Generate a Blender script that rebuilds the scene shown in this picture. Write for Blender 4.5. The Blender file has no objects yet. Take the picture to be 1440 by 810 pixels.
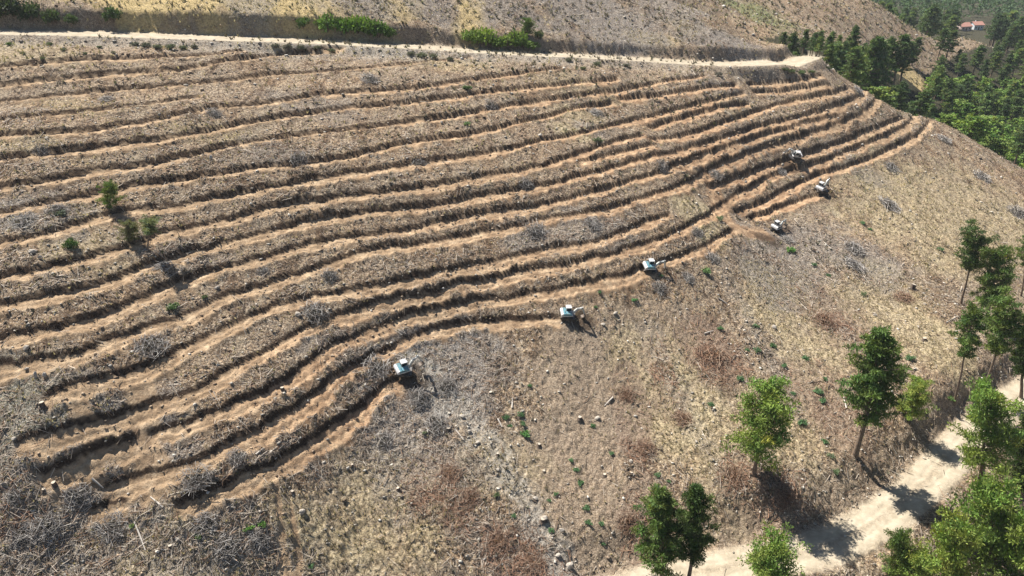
import bpy, bmesh, math, random
import numpy as np
from mathutils import Vector, Matrix, Euler
from mathutils import noise as mnoise

rng = np.random.default_rng(7)
random.seed(7)
scene = bpy.context.scene
COL = scene.collection

# ------------------------------------------------------------------ camera, sky, sun
CAM_Z = 100.0
PITCH = math.radians(28.0)
FPX = 960.0                      # focal length in photo pixels (photo is 1440 wide)
cam_data = bpy.data.cameras.new("camera")
cam_data.sensor_width = 36.0
cam_data.lens = 24.0
cam_data.clip_start = 0.5
cam_data.clip_end = 12000.0
cam = bpy.data.objects.new("camera", cam_data)
COL.objects.link(cam)
cam.location = (0, 0, CAM_Z)
cam.rotation_euler = (math.radians(90) - PITCH, 0, 0)
scene.camera = cam

SUN_EL = math.radians(55.0)
SUN_TO = Vector((-0.76, 0.65, 0)).normalized()       # horizontal direction towards the sun
world = bpy.data.worlds.new("World")
scene.world = world
world.use_nodes = True
wn = world.node_tree
wn.nodes.clear()
wout = wn.nodes.new("ShaderNodeOutputWorld")
wbg = wn.nodes.new("ShaderNodeBackground")
sky = wn.nodes.new("ShaderNodeTexSky")
sky.sky_type = 'NISHITA'
sky.sun_disc = False
sky.sun_elevation = SUN_EL
sky.sun_rotation = math.atan2(SUN_TO.x, SUN_TO.y)
sky.altitude = 900
wbg.inputs["Strength"].default_value = 0.05
wn.links.new(sky.outputs[0], wbg.inputs[0])
wn.links.new(wbg.outputs[0], wout.inputs[0])

sun_data = bpy.data.lights.new("sun", 'SUN')
sun_data.energy = 5.0
sun_data.angle = math.radians(0.53)
sun_data.color = (1.0, 0.945, 0.86)
sun = bpy.data.objects.new("sun", sun_data)
COL.objects.link(sun)
sd = Vector((SUN_TO.x * math.cos(SUN_EL), SUN_TO.y * math.cos(SUN_EL), math.sin(SUN_EL)))
sun.rotation_euler = sd.to_track_quat('Z', 'Y').to_euler()
sun.location = (0, 0, 300)

scene.view_settings.view_transform = 'Standard'
scene.view_settings.look = 'None'
scene.view_settings.exposure = 1.12
scene.view_settings.gamma = 1.0
scene.view_settings.use_curve_mapping = False

# ------------------------------------------------------------------ terrain: heights surveyed from contours
CP, SP = math.cos(PITCH), math.sin(PITCH)
def raydir(px, py):
    u = (px - 720.0) / FPX; v = (405.0 - py) / FPX
    return np.array([u, CP + v * SP, -SP + v * CP])
def T(ox, oy, *p): return [(ox + x / 3, oy + y / 3) for x, y in p]
A=(0,0);B=(480,0);C=(960,0);D=(0,270);E=(480,270);F=(960,270);G=(0,540);H=(480,540)
LINES = {}
LINES['1']=T(*A,(0,270),(180,255),(330,240),(600,235),(830,225),(1000,207))
LINES['2']=T(*A,(0,345),(200,325),(400,305),(600,293),(750,283),(850,268),(920,250),(1000,238),(1150,225),(1380,215),(1440,210))
LINES['3']=T(*A,(0,415),(200,395),(400,378),(520,365),(580,360),(800,345),(1000,325),(1100,305),(1300,298),(1440,285))+T(*B,(180,270),(350,255),(530,238))
LINES['4']=T(*A,(0,495),(250,470),(450,450),(650,425),(830,400))
LINES['5']=T(*A,(0,560),(100,550),(400,530),(600,500),(750,475),(900,440),(1100,425),(1250,400),(1440,378))+T(*B,(130,375),(250,365),(400,350),(470,335),(600,320),(750,300),(920,280))
LINES['6']=T(*A,(0,655),(200,630),(400,605),(600,580),(750,560),(900,535),(1050,500),(1200,475),(1400,455))+T(*B,(0,440),(150,435),(300,418),(450,400),(600,380),(750,365),(900,347),(1050,335),(1150,325))
LINES['7']=T(*A,(0,775),(200,740),(400,700),(600,680),(800,640),(950,605),(1100,580),(1250,555),(1440,538))+T(*B,(150,520),(300,500),(450,480),(600,455),(750,430),(900,405),(1050,385),(1200,365),(1350,335),(1440,325))+T(*C,(80,315))
LINES['8']=T(*D,(0,70),(150,35))+T(*A,(350,810),(560,765),(750,740),(900,725),(1050,695),(1200,680),(1440,656))+T(*B,(100,630),(200,605),(300,585),(450,565),(600,545),(750,505),(900,470),(1000,445),(1130,425))
LINES['8b']=T(*B,(1170,407),(1300,395),(1440,377))+T(*C,(100,360),(220,348))
LINES['8c']=T(*C,(270,345),(400,340),(500,325),(580,308))
LINES['9']=T(*D,(0,200),(100,185),(230,150),(350,110),(450,75),(600,60),(750,40),(900,12))+T(*A,(950,805),(1100,780),(1250,755),(1440,722))+T(*B,(150,705),(300,680),(450,655),(600,635),(700,620),(800,590),(900,570),(950,565),(1050,540),(1150,520),(1250,490),(1350,465),(1440,447))+T(*C,(100,415),(200,395),(250,385))
LINES['9b']=T(*C,(300,380),(400,375),(500,360),(610,348))
LINES['10']=T(*D,(0,340),(200,300),(350,265),(500,215),(600,185),(700,155),(850,125),(1000,90),(1100,60),(1200,35),(1440,8))+T(*B,(100,800),(250,785),(400,765),(550,740),(700,715),(850,690),(920,665),(1000,635),(1100,600),(1200,575),(1260,562))
LINES['10a']=T(*B,(1300,527),(1440,487))+T(*C,(60,465),(150,440),(270,428))
LINES['10b']=T(*B,(1000,672),(1100,650),(1200,620),(1300,600))
LINES['10c']=T(*B,(1310,580),(1440,562))+T(*C,(100,530),(200,495),(300,465),(400,430),(500,408),(600,390),(695,365))
LINES['11']=T(*D,(0,460),(150,430),(350,385),(500,340),(600,300),(700,265),(850,225),(1000,185),(1150,145),(1300,105),(1440,82))+T(*E,(150,60),(300,50),(500,15))+T(*B,(620,803),(750,780),(900,760),(1050,720),(1200,680),(1300,650),(1440,620))+T(*C,(100,590),(200,560),(300,525),(400,505),(500,485),(600,450),(700,420),(765,395),(775,375))
LINES['12']=T(*D,(0,600),(150,570),(280,540),(400,515),(520,460),(620,420),(720,370),(850,325),(1000,290),(1150,250),(1300,205),(1440,178))+T(*E,(150,155),(250,150),(350,125),(450,100),(600,75),(750,55),(900,30))+T(*B,(1050,800),(1200,760),(1300,730),(1440,670))+T(*C,(100,638),(200,600),(300,572),(400,545),(480,520),(550,495),(650,480))
LINES['13']=T(*D,(0,715),(150,695),(280,680),(400,640),(500,590),(650,550),(800,500),(950,420),(1100,385),(1200,350),(1300,310),(1440,270))+T(*E,(60,240),(150,225),(300,210),(450,185),(600,155),(750,130),(830,105),(900,95),(1050,75),(1200,40))+T(*B,(1350,800),(1440,765))+T(*C,(60,733),(150,682),(300,630),(450,580),(550,550),(650,515),(740,480),(800,445),(826,410),(820,385))
LINES['14']=T(*G,(200,30))+T(*D,(300,800),(450,765),(600,725),(700,680),(800,630),(900,575),(1050,510),(1200,455),(1300,430),(1440,408))+T(*E,(150,375),(300,350),(400,325),(550,295),(700,270),(780,240),(950,215),(1100,195),(1200,150),(1260,115),(1370,87))
LINES['14b']=T(*C,(100,772),(200,750),(300,710),(400,675),(500,640),(600,610),(680,590),(760,545),(850,515),(925,490))
LINES['15']=T(*G,(90,225),(350,160),(500,103),(650,65),(840,12))+T(*D,(1000,710),(1100,668),(1200,602),(1300,550),(1440,500))+T(*E,(150,455),(250,435),(400,405),(500,370),(650,345),(800,310),(950,295),(1050,270),(1150,245),(1250,215),(1350,180),(1440,147))+T(*F,(60,110),(130,70),(170,25),(240,0))+T(*C,(350,740),(450,705),(550,685),(650,650),(750,600),(850,565),(950,530),(980,500),(975,470))
LINES['15b']=T(*F,(220,75),(300,45),(380,10))+T(*C,(520,745),(600,715),(700,690),(800,655),(900,600),(980,575),(1030,540),(1037,505))
LINES['15c']=T(*F,(275,105),(380,68),(480,25),(560,5))
LINES['16a']=T(*G,(180,355),(280,325),(390,272),(470,250),(555,225))
LINES['16']=T(*G,(645,192),(800,140),(900,105),(1000,65),(1120,15))+T(*D,(1250,740),(1350,660),(1440,612))+T(*E,(150,555),(300,495),(450,465),(600,440),(700,430),(850,405),(950,385),(1050,365),(1150,345),(1250,320),(1350,285),(1440,257))+T(*F,(100,210),(200,155))
LINES['17a']=T(*G,(460,412),(540,390),(620,368))
LINES['17']=T(*G,(675,352),(800,320),(900,265),(1000,220),(1100,170),(1200,110),(1300,50))+T(*D,(1380,790),(1440,745))+T(*E,(100,690),(200,640),(300,590),(400,555),(500,540),(600,530),(750,520),(900,515))
LINES['18a']=T(*G,(395,515),(520,490))
LINES['18']=T(*G,(760,480),(850,445),(950,405),(1050,365),(1150,320),(1250,265),(1350,190))+T(*H,(0,145),(50,110),(100,60),(160,5),(220,-40))

LEVEL = {n: -25 - 2.4 * k for k, n in enumerate(['1','2','3','5','6','7','8','9','10','11','12','13','14','15','16','17','18'])}
LEVEL['4'] = -31.0
LEVEL.update({'8b': -39.5,'8c': -39.8,'9b': -42.5,'10a': -44.0,'10b': -45.6,'10c': -45.6,'14b': -55.2,'15b': -59.5,'15c': -60.8,'16a': -61,'17a': -63.4,'18a': -65.8})
UPROAD = [(-60,43),(0,45),(100,47),(200,50),(300,53.5),(400,57),(480,60),(600,67),(700,73.5),(800,78),(900,83.5),(960,88),(1040,91),(1090,89),(1125,83.5),(1150,79)]
UPZ = [-20.8,-21.4,-22.2,-23.2,-24.3,-25.5,-26.6,-28.6,-30.6,-32.5,-34.6,-36,-37.2,-37.5,-37.4,-37.2]
LOROAD = [(840,850),(930,818),(1010,800),(1100,786),(1170,768),(1240,730),(1290,690),(1325,655),(1355,622),(1390,590),(1425,562),(1470,535)]
LOZ = [-80.5,-80.4,-80.2,-80,-80,-79.9,-79.8,-79.6,-79.4,-79.2,-79,-78.6]

ctrl = []
def cz(px, py, z, w=1.0):
    d = raydir(px, py); t = z / d[2]
    ctrl.append((d[0] * t, d[1] * t, z, w))
def cy(px, py, Y, w=1.0):
    d = raydir(px, py); t = Y / d[1]
    ctrl.append((d[0] * t, Y, d[2] * t, w))
for n, pts in LINES.items():
    p = np.array(pts)
    m = max(2, int((p[-1,0] - p[0,0]) / 90) + 1)
    for x in np.linspace(p[0,0], p[-1,0], m):
        cz(x, np.interp(x, p[:,0], p[:,1]), LEVEL[n])
for (px, py), z in list(zip(UPROAD, UPZ))[::1]: cz(px, py, z)
for (px, py), z in zip(LOROAD, LOZ): cz(px, py, z)
for px, py, z in [(0,560,-55.5),(0,640,-59.5),(0,720,-63.5),(0,810,-68),(200,810,-70),(450,810,-74),(720,810,-78),(250,740,-67.3),
                  (500,640,-68.5),(720,600,-70),(600,720,-72.5),(850,620,-72.5),(900,740,-77.2),(1060,665,-75.3),(1000,760,-78.2),
                  (900,480,-66.5),(1050,400,-65),(1200,400,-68.5),(1150,520,-72),(1000,560,-70.8),(1250,250,-62.5),(1150,320,-63.5),(1200,645,-76.5),
                  (1350,425,-72.5),(1440,400,-75),(1345,560,-77),(1310,165,-60.2),(1380,205,-66),(1440,240,-71.5),(1300,300,-67),(1400,300,-71.5),(1300,480,-73.5),
                  (1440,620,-81),(1400,720,-82),(1300,790,-82),(1440,800,-84),(-150,300,-42),(-150,600,-58),(1560,300,-79),(1560,450,-82)]:
    cz(px, py, z)
# slope above the upper road
for px, py, Y in [(0,8,176),(150,8,181),(300,5,187),(480,10,196),(600,20,203),(720,20,212),(850,40,220),(850,10,232),(960,55,222),(960,5,246),(1050,66,232),(1010,22,244),
                  (1000,0,330),(1100,30,340),(1200,20,380),(1230,2,400),(1300,50,400),(1340,50,420),(1390,66,430),(1200,60,345),
                  (1240,118,300),(1275,108,310),(1110,78,288),(1170,102,286)]:
    cy(px, py, Y)
for x, y, z in [(-200,230,4),(-100,250,8),(0,270,3),(40,300,-5),(-250,330,25),(-100,350,25),(60,350,-14),(100,420,-15),(0,450,20),(-250,450,40),
                (75,268,-45),(100,262,-50),(122,272,-66),(150,280,-77),(180,262,-85),(195,235,-89),(200,190,-88),(215,150,-88),(230,280,-84),(260,330,-79),
                (210,340,-74),(180,330,-68),(300,400,-76),(250,480,-70),(330,500,-74),(240,430,-66),(400,400,-80),(300,250,-88),(150,80,-90),(120,50,-90),
                (-150,120,-40),(-150,60,-58),(-60,20,-84),(0,30,-90),(60,30,-93),(100,20,-95),(-200,0,-70)]:
    ctrl.append((x, y, z, 1.0))
ctrl = np.array(ctrl)
# thin duplicates, fit a smoothed thin-plate surface
def tps_fit(P, lam=0.6):
    n = len(P); S = 100.0
    X = P[:, :2] / S
    r2 = ((X[:,None] - X[None]) ** 2).sum(-1) + 1e-12
    K = 0.5 * r2 * np.log(r2)
    K[np.diag_indices(n)] = 0
    K += np.eye(n) * lam * 0.01
    Q = np.c_[np.ones(n), X]
    M = np.zeros((n+3, n+3)); M[:n,:n] = K; M[:n,n:] = Q; M[n:,:n] = Q.T
    s = np.linalg.solve(M, np.r_[P[:,2], 0, 0, 0])
    def f(x, y):
        x = np.asarray(x, float).ravel() / S; y = np.asarray(y, float).ravel() / S
        out = np.empty(len(x))
        for i in range(0, len(x), 20000):
            q2 = (x[i:i+20000,None] - X[:,0]) ** 2 + (y[i:i+20000,None] - X[:,1]) ** 2 + 1e-12
            out[i:i+20000] = (0.5 * q2 * np.log(q2)) @ s[:n] + s[n] + s[n+1] * x[i:i+20000] + s[n+2] * y[i:i+20000]
        return out
    return f
tps = tps_fit(ctrl)
GX0, GX1, GY0, GY1, GS = -330.0, 470.0, 0.0, 620.0, 4.0
gxs = np.arange(GX0, GX1 + GS, GS); gys = np.arange(GY0, GY1 + GS, GS)
gg = np.meshgrid(gxs, gys)
GRID = np.clip(tps(gg[0], gg[1]).reshape(gg[0].shape), -96, 60)
def sstep(a, b, x):
    t = np.clip((x - a) / (b - a), 0, 1); return t * t * (3 - 2 * t)
def base_rel(x, y):
    """smooth land surface relative to the camera height; cubic interpolation, easing to far country outside"""
    x = np.asarray(x, float); y = np.asarray(y, float)
    fx = np.clip((x - GX0) / GS, 1.001, len(gxs) - 3.001); fy = np.clip((y - GY0) / GS, 1.001, len(gys) - 3.001)
    ix = fx.astype(int); iy = fy.astype(int); tx = fx - ix; ty = fy - iy
    def w(t): return (-.5*t+t*t-.5*t**3, 1-2.5*t*t+1.5*t**3, .5*t+2*t*t-1.5*t**3, -.5*t*t+.5*t**3)
    wx, wy = w(tx), w(ty); z = 0
    for j in range(4):
        row = 0
        for i in range(4): row = row + wx[i] * GRID[iy + j - 1, ix + i - 1]
        z = z + wy[j] * row
    dx = np.maximum(np.maximum(GX0 - x, x - GX1), 0); dy = np.maximum(np.maximum(GY0 - y, y - GY1), 0)
    out = np.hypot(dx, dy)
    far = -70 + 25 * np.sin(x / 410.0) * np.cos(y / 530.0) + sstep(500, 3500, out) * 60
    return z + (far - z) * sstep(0, 420, out)
def hit(px, py, fn=None):
    """where the view ray of a photo pixel meets the land"""
    fn = fn or base_rel
    d = raydir(px, py)
    t = np.exp(np.linspace(math.log(45), math.log(900), 1500))
    g = d[2] * t - fn(d[0] * t, d[1] * t)
    k = np.argmax(g < 0)
    if g[k] >= 0: k = len(t) - 1
    if k == 0: k = 1
    a = g[k-1] / (g[k-1] - g[k] + 1e-9)
    tt = t[k-1] + a * (t[k] - t[k-1])
    return np.array([d[0] * tt, d[1] * tt])

# ------------------------------------------------------------------ numeric noise
def hash2(ix, iy, seed):
    h = (ix.astype(np.int64) * 374761393 + iy.astype(np.int64) * 668265263 + seed * 1274126177) & 0xFFFFFFFF
    h = ((h ^ (h >> 13)) * 1274126177) & 0xFFFFFFFF
    h = (h ^ (h >> 16)) & 0xFFFFFFFF
    return h / 4294967295.0
def vnoise(x, y, seed=0):
    ix = np.floor(x); iy = np.floor(y); fx = x - ix; fy = y - iy
    ux = fx*fx*fx*(fx*(fx*6-15)+10); uy = fy*fy*fy*(fy*(fy*6-15)+10)
    a = hash2(ix, iy, seed); b = hash2(ix+1, iy, seed); c = hash2(ix, iy+1, seed); d = hash2(ix+1, iy+1, seed)
    return (a + (b-a)*ux + (c-a)*uy + (a-b-c+d)*ux*uy) * 2 - 1
def fbm(x, y, scale, octs=3, seed=0, gain=0.5):
    s = 0; a = 1; n = 0; x = x / scale; y = y / scale
    for o in range(octs):
        s = s + a * vnoise(x * math.cos(o) + y * math.sin(o) + 17*o, -x * math.sin(o) + y * math.cos(o) - 9*o, seed + o); n += a; a *= gain; x = x * 2.03; y = y * 2.03
    return s / n

# ------------------------------------------------------------------ polar survey grid of the ground sheet
th = np.concatenate([np.radians(np.linspace(-115, -52, 22)), np.radians(np.linspace(-50.5, 50.5, 1060)), np.radians(np.linspace(52, 115, 22))])
rr = np.concatenate([np.linspace(4, 42, 8), np.exp(np.linspace(math.log(45), math.log(285), 680)), np.exp(np.linspace(math.log(286.5), math.log(700), 120)), np.exp(np.linspace(math.log(715), math.log(5500), 34))])
NT, NR = len(th), len(rr)
TH, RR = np.meshgrid(th, rr)
GXX = RR * np.sin(TH); GYY = RR * np.cos(TH)
Z0 = base_rel(GXX.ravel(), GYY.ravel()).reshape(GXX.shape)
DZ = np.zeros_like(Z0)
def resample(pts, step=14):
    p = np.array(pts, float); s = np.r_[0, np.cumsum(np.hypot(*np.diff(p, axis=0).T))]
    n = max(2, int(s[-1] / step) + 1); q = np.linspace(0, s[-1], n)
    x = np.interp(q, s, p[:,0]); y = np.interp(q, s, p[:,1])
    if n > 6:
        k = np.array([.25,.5,.25])
        for _ in range(2):
            x[1:-1] = np.convolve(x, k, 'valid'); y[1:-1] = np.convolve(y, k, 'valid')
    return list(zip(x, y))
def world_line(pts, step=14):
    return np.array([hit(*p) for p in resample(pts, step)])
def strip(P, maxd):
    """signed distance (left of travel = +), arc length and overshoot beyond the ends, near a polyline"""
    best = np.full(Z0.shape, 1e9, np.float32); sg = np.zeros(Z0.shape, np.float32); S = np.zeros(Z0.shape, np.float32); OV = np.zeros(Z0.shape, np.float32)
    s0 = 0.0
    for k in range(len(P) - 1):
        a, b = P[k], P[k+1]; L_ = math.hypot(*(b - a))
        if L_ < 1e-6: continue
        rs = np.hypot(*a), np.hypot(*b); ts = math.atan2(a[0], a[1]), math.atan2(b[0], b[1])
        r0, r1 = min(rs) - maxd, max(rs) + maxd; dt = maxd / max(min(rs) - maxd, 5)
        i0, i1 = np.searchsorted(rr, [r0, r1]); j0, j1 = np.searchsorted(th, [min(ts) - dt, max(ts) + dt])
        if i0 >= i1 or j0 >= j1: s0 += L_; continue
        sl = (slice(i0, i1), slice(j0, j1))
        tx, ty = (b - a) / L_
        px = GXX[sl] - a[0]; py = GYY[sl] - a[1]
        al = px * tx + py * ty; cl = np.clip(al, 0, L_)
        d = np.hypot(px - cl * tx, py - cl * ty)
        m = d < best[sl]
        best[sl] = np.where(m, d, best[sl])
        perp = -ty * px + tx * py
        sg[sl] = np.where(m, perp, sg[sl]); S[sl] = np.where(m, s0 + cl, S[sl])
        ov = np.zeros_like(al)
        if k == 0: ov = np.maximum(ov, -al)
        if k == len(P) - 2: ov = np.maximum(ov, al - L_)
        OV[sl] = np.where(m, ov, OV[sl])
        s0 += L_
    near = best < maxd
    d = np.where(OV > 0, sg, np.sign(sg) * best)
    return near, d, S, OV, s0

NAT = GXX, GYY
n_a = fbm(GXX, GYY, 9.0, 3, 11); n_b = fbm(GXX, GYY, 2.6, 3, 23); n_c = fbm(GXX, GYY, 0.95, 2, 37); n_d = fbm(GXX, GYY, 0.45, 1, 41)
jit = 0.34 * fbm(GXX, GYY, 2.2, 2, 51) + 0.16 * fbm(GXX, GYY, 0.7, 1, 57)
bench = np.zeros_like(Z0); face = np.zeros_like(Z0); rubble = np.zeros_like(Z0); smoothm = np.zeros_like(Z0)
LW = {}
for n, pts in LINES.items():
    P = world_line(pts); LW[n] = P
    near, d, S, OV, tot = strip(P, 7.5)
    w = np.where(near, 1 - sstep(0.0, 1.6, OV), 0)
    depth = (0.72 + 0.20 * vnoise(S / 9.0, S * 0 + 3.3, sum(map(ord, n)))) * (.55 if n in ('16a','17a','18a') else .66 if n in ('13','14','15','16','17','18') else .8 if n in ('9','10','11','12') else .95)
    dj = d + jit * 1.15
    fc = sstep(-0.05, 0.13, dj)                         # 0 on the bench, 1 above the cut
    wid = 2.15 + 0.5 * vnoise(S / 6.0, S * 0 + 8.1, 5)
    t = np.clip(-dj / wid, 0, 1.7)
    prof = -depth * (1 - sstep(0.0, 1.05, t)) + 0.24 * np.exp(-((t - 1.08) / 0.11) ** 2)
    rut = -0.21 * (np.exp(-((t - 0.28) / 0.10) ** 2) + np.exp(-((t - 0.72) / 0.10) ** 2))
    delta = np.where(dj < 0.13, (prof + rut) * (1 - fc), 0) + 0.10 * np.exp(-((dj - 0.75) / 0.5) ** 2) * (0.5 + n_b)
    DZ += np.where(near, delta * w, 0)
    bz = (1 - sstep(-0.05, 0.12, dj)) * (1 - sstep(0.92, 1.3, t + 0.45 * n_b + 0.3 * n_c))
    bench = np.maximum(bench, np.where(near, bz * w, 0))
    fz = sstep(-0.32, -0.14, dj + .12 * n_c) * (1 - sstep(0.16, 0.38, dj))  # cut earth; mask runs past the foot to paint in the bank's shadow
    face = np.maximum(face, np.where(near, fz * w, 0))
    rz = sstep(0.2, 0.6, dj) * (1 - sstep(2.2, 4.6, dj)) * w
    rubble = np.maximum(rubble, np.where(near, rz, 0))
# bare scars where machines drove straight up and down
SCARS = [([(188,520),(198,570),(208,620),(218,700)], 2.0), ([(390,685),(396,740),(403,815)], .55), ([(411,720),(417,760),(424,815)], .55), ([(100,545),(128,600),(135,680)], 1.3), ([(985,240),(1005,265),(1015,310),(1045,330),(1080,330)], 2.4),
         ([(570,520),(548,545)], 2.0), ([(100,550),(110,620)], 1.0)]
scar = np.zeros_like(Z0)
for pts, hw in SCARS:
    near, d, S, OV, tot = strip(world_line(pts), hw + 3)
    w = np.where(near, (1 - sstep(0, 1.2, OV)) * (1 - sstep(hw * 0.7, hw * 1.3, np.abs(d) + 0.7 * n_b)), 0)
    scar = np.maximum(scar, w)
    DZ += np.where(near, -0.12 * np.exp(-((np.abs(d) - 0.62 * hw) / 0.28) ** 2) * w, 0)
# natural relief
nat = 1 - np.maximum(bench, scar * 0.7)
far_fade = 1 - sstep(300, 420, RR) * 0.3
lip = 1 - .6 * np.clip(face, 0, 1) - .35 * rubble
rough = 0.30 * n_a + (0.17 * n_b + 0.19 * n_c + 0.15 * n_d) * lip
DZ += rough * (0.18 + 0.82 * nat) * far_fade
DZ += (1 - nat) * (0.05 * n_d + 0.05 * n_c)
# big hummocks outside the survey
bare = np.maximum(bench, scar)
# roads
roadm = np.zeros_like(Z0); bankm = np.zeros_like(Z0); pale = np.zeros_like(Z0)
def road(pts, hw, bank, bw, apron, worn=1.0):
    global Z0, DZ, roadm, bankm, bench, face, rubble
    P = world_line(pts, 20)
    zc = base_rel(P[:,0], P[:,1]); k = np.array([1,2,3,2,1.]) / 9
    zc[2:-2] = np.convolve(zc, k, 'valid')
    sc = np.r_[0, np.cumsum(np.hypot(*np.diff(P, axis=0).T))]
    near, d, S, OV, tot = strip(P, 34)
    zr = np.interp(S, sc, zc)
    bh = np.interp(S / tot, np.linspace(0, 1, len(bank)), bank)
    dj = d + (0.3 * n_b + 0.2 * n_c) * (1.5 if worn < .5 else 1)
    up = np.maximum(d, 0)
    rise = bh * sstep(hw, hw + bw, dj) * (1 - sstep(hw + bw, 32, up)) 
    w = np.where(near, 1 - sstep(hw + 0.3, hw + apron, np.abs(d)), 0) * (1 - sstep(0, 3, OV))
    DZ[:] = np.where(near, DZ * (1 - sstep(hw + 1.5, hw - 0.3, np.abs(dj)) * 0) , DZ)
    flat = np.where(near, (1 - sstep(hw - 0.2, hw + 0.9, np.abs(dj))) * (1 - sstep(0, 3, OV)), 0)
    Z = Z0 * (1 - w) + zr * w
    Z0 = np.where(near, Z, Z0)
    Z0 = Z0 + np.where(near, rise * (1 - sstep(0, 5, OV)), 0)
    DZ = DZ * (1 - flat) + flat * (-0.10 * (np.exp(-((np.abs(dj) - 1.05) / 0.35) ** 2)) + 0.03 * n_c + .02 * n_d)
    roadm = np.maximum(roadm, flat * (1 - worn * np.where(near, .42 * np.exp(-((dj - .1) / .55) ** 2) + .35 * sstep(hw - 1.1, hw - .2, np.abs(dj) + .5 * n_b), 0)))
    bankm = np.maximum(bankm, np.where(near, sstep(hw, hw + 0.6, dj) * (1 - sstep(hw + bw * 0.8, hw + bw + 1.5, dj)) * (1 - sstep(0, 4, OV)), 0))
    bench = bench * (1 - flat); face = face * (1 - flat); rubble = rubble * (1 - flat)
    return P
UP_W = road(UPROAD, 3.7, [2.9,2.6,2.2,1.8,1.5,1.3,1.3,1.6,2.2,1.6], 3.2, 3.5, .15)
LO_W = road(LOROAD, 3.0, [0,0,.1,.4,1.2,2.2,3.2,3.2,2.4], 4.0, 7.0, .7)
ZG = Z0 + DZ
def ground_z(x, y):
    """height of the finished ground sheet (absolute)"""
    r = math.hypot(x, y); t = math.atan2(x, y)
    i = min(max(int(np.searchsorted(rr, r)) - 1, 0), NR - 2); j = min(max(int(np.searchsorted(th, t)) - 1, 0), NT - 2)
    a = (r - rr[i]) / (rr[i+1] - rr[i]); b = (t - th[j]) / (th[j+1] - th[j])
    return float((ZG[i,j]*(1-b) + ZG[i,j+1]*b)*(1-a) + (ZG[i+1,j]*(1-b) + ZG[i+1,j+1]*b)*a) + CAM_Z
def grid_sample(F, x, y):
    r = np.hypot(x, y); t = np.arctan2(x, y)
    i = np.clip(np.searchsorted(rr, r) - 1, 0, NR - 2); j = np.clip(np.searchsorted(th, t) - 1, 0, NT - 2)
    a = np.clip((r - rr[i]) / (rr[i+1] - rr[i]), 0, 1); b = np.clip((t - th[j]) / (th[j+1] - th[j]), 0, 1)
    return (F[i,j]*(1-b) + F[i,j+1]*b)*(1-a) + (F[i+1,j]*(1-b) + F[i+1,j+1]*b)*a
def spot(px, py):
    """ground point seen at a photo pixel on the finished ground"""
    d = raydir(px, py)
    t = np.exp(np.linspace(math.log(50), math.log(880), 2500))
    g = d[2] * t - grid_sample(ZG, d[0] * t, d[1] * t)
    k = int(np.argmax(g < 0))
    if g[k] >= 0: k = len(t) - 1
    return float(d[0] * t[k]), float(d[1] * t[k]), float(grid_sample(ZG, d[0]*t[k:k+1], d[1]*t[k:k+1])[0]) + CAM_Z

# ------------------------------------------------------------------ land cover
def blob_mask(blobs, wob=0.45):
    m = np.zeros_like(Z0)
    for px, py, rx, ry, s in blobs:
        c = hit(px, py)
        q = np.sqrt(((GXX - c[0]) / rx) ** 2 + ((GYY - c[1]) / ry) ** 2) + wob * n_a + wob * 0.6 * n_b
        m = np.maximum(m, s * (1 - sstep(0.6, 1.25, q)))
    return m
dry = blob_mask([(950,560,9,14,.9),(1000,640,6,10,.6),(1110,440,9,16,.8),(1090,600,7,12,.6),(1250,420,12,14,.7),(1290,300,22,28,.75),(1400,320,20,25,.7),
                 (1280,470,7,10,.8),(1320,500,6,9,.9),(560,720,12,9,.7),(440,770,12,8,.8),(250,780,14,7,.8),(30,640,12,12,.6),(120,790,8,5,.6),(700,660,7,6,.5),
                 (820,165,7,5,.6),(810,120,14,5,.4),(800,185,5,4,.9),(990,300,5,5,.9),(970,295,4,5,.8),(1000,330,4,4,.9),(80,310,6,5,.6),(110,345,9,5,.5),(40,75,14,7,.5),(900,510,6,7,.6),(1120,620,5,8,.5),
                 (120,150,9,4,.4),(300,190,9,4,.5),(30,200,10,4,.5),(640,90,10,5,.5),(1180,100,12,9,.5),(1040,150,9,6,.3)])
gold = blob_mask([(200,12,36,9,1),(410,8,26,9,1),(300,16,20,4,.7),(80,4,24,6,.8),(560,20,8,7,.6),(660,22,4,13,.8),(930,62,9,4,.5),(960,40,6,6,.4)], .7)
brushm = blob_mask([(640,520,11,9,1),(560,610,9,9,.8),(600,660,10,8,.6),(60,660,14,12,1),(40,760,14,9,1),(130,720,12,9,.9),(330,760,13,7,.8),(400,640,8,5,.5),(1080,360,9,16,.8),(1160,350,12,12,.7),
                   (1220,370,10,10,.7),(830,180,4,3,.7),(350,20,6,9,.8),(500,8,12,10,.9),(600,12,9,9,.8),(720,18,10,12,.8),(860,30,26,16,.9),(800,10,14,12,.8),(1000,60,18,11,.9),(950,20,14,14,.8),(450,150,10,5,.4),(1010,120,10,5,.6),(500,500,7,5,.8),(540,540,7,7,.9),
                   (60,305,7,5,.9),(390,215,9,4,.6),(240,355,8,4,.5),(760,330,9,5,.7),(850,320,8,5,.6),(700,770,9,6,.6),(1200,230,10,8,.5)], .6)
redbr = blob_mask([(890,590,3.2,11,.9),(930,520,3.5,9,.7),(900,740,4,6,.7),(610,690,5,6,.6),(640,720,4,5,.7),(700,770,6,4,.8),(740,800,7,4,.8),(1000,500,7,8,.9),(1150,560,7,8,.6),(1180,590,6,8,.6),(20,720,4,3,.4),
                   (1030,670,5,5,.7),(1100,690,7,6,.6),(1170,450,7,9,.5)], .6)
spoil = blob_mask([(575,528,2.6,2.2,1),(812,447,3,2,1),(930,377,3,1.6,.8),(1075,335,5,3,1),(1100,320,2.5,2,1),(1160,272,2.6,2,1),(1108,232,4,2,1),(1040,300,4,3,.7)], .5)
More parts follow.
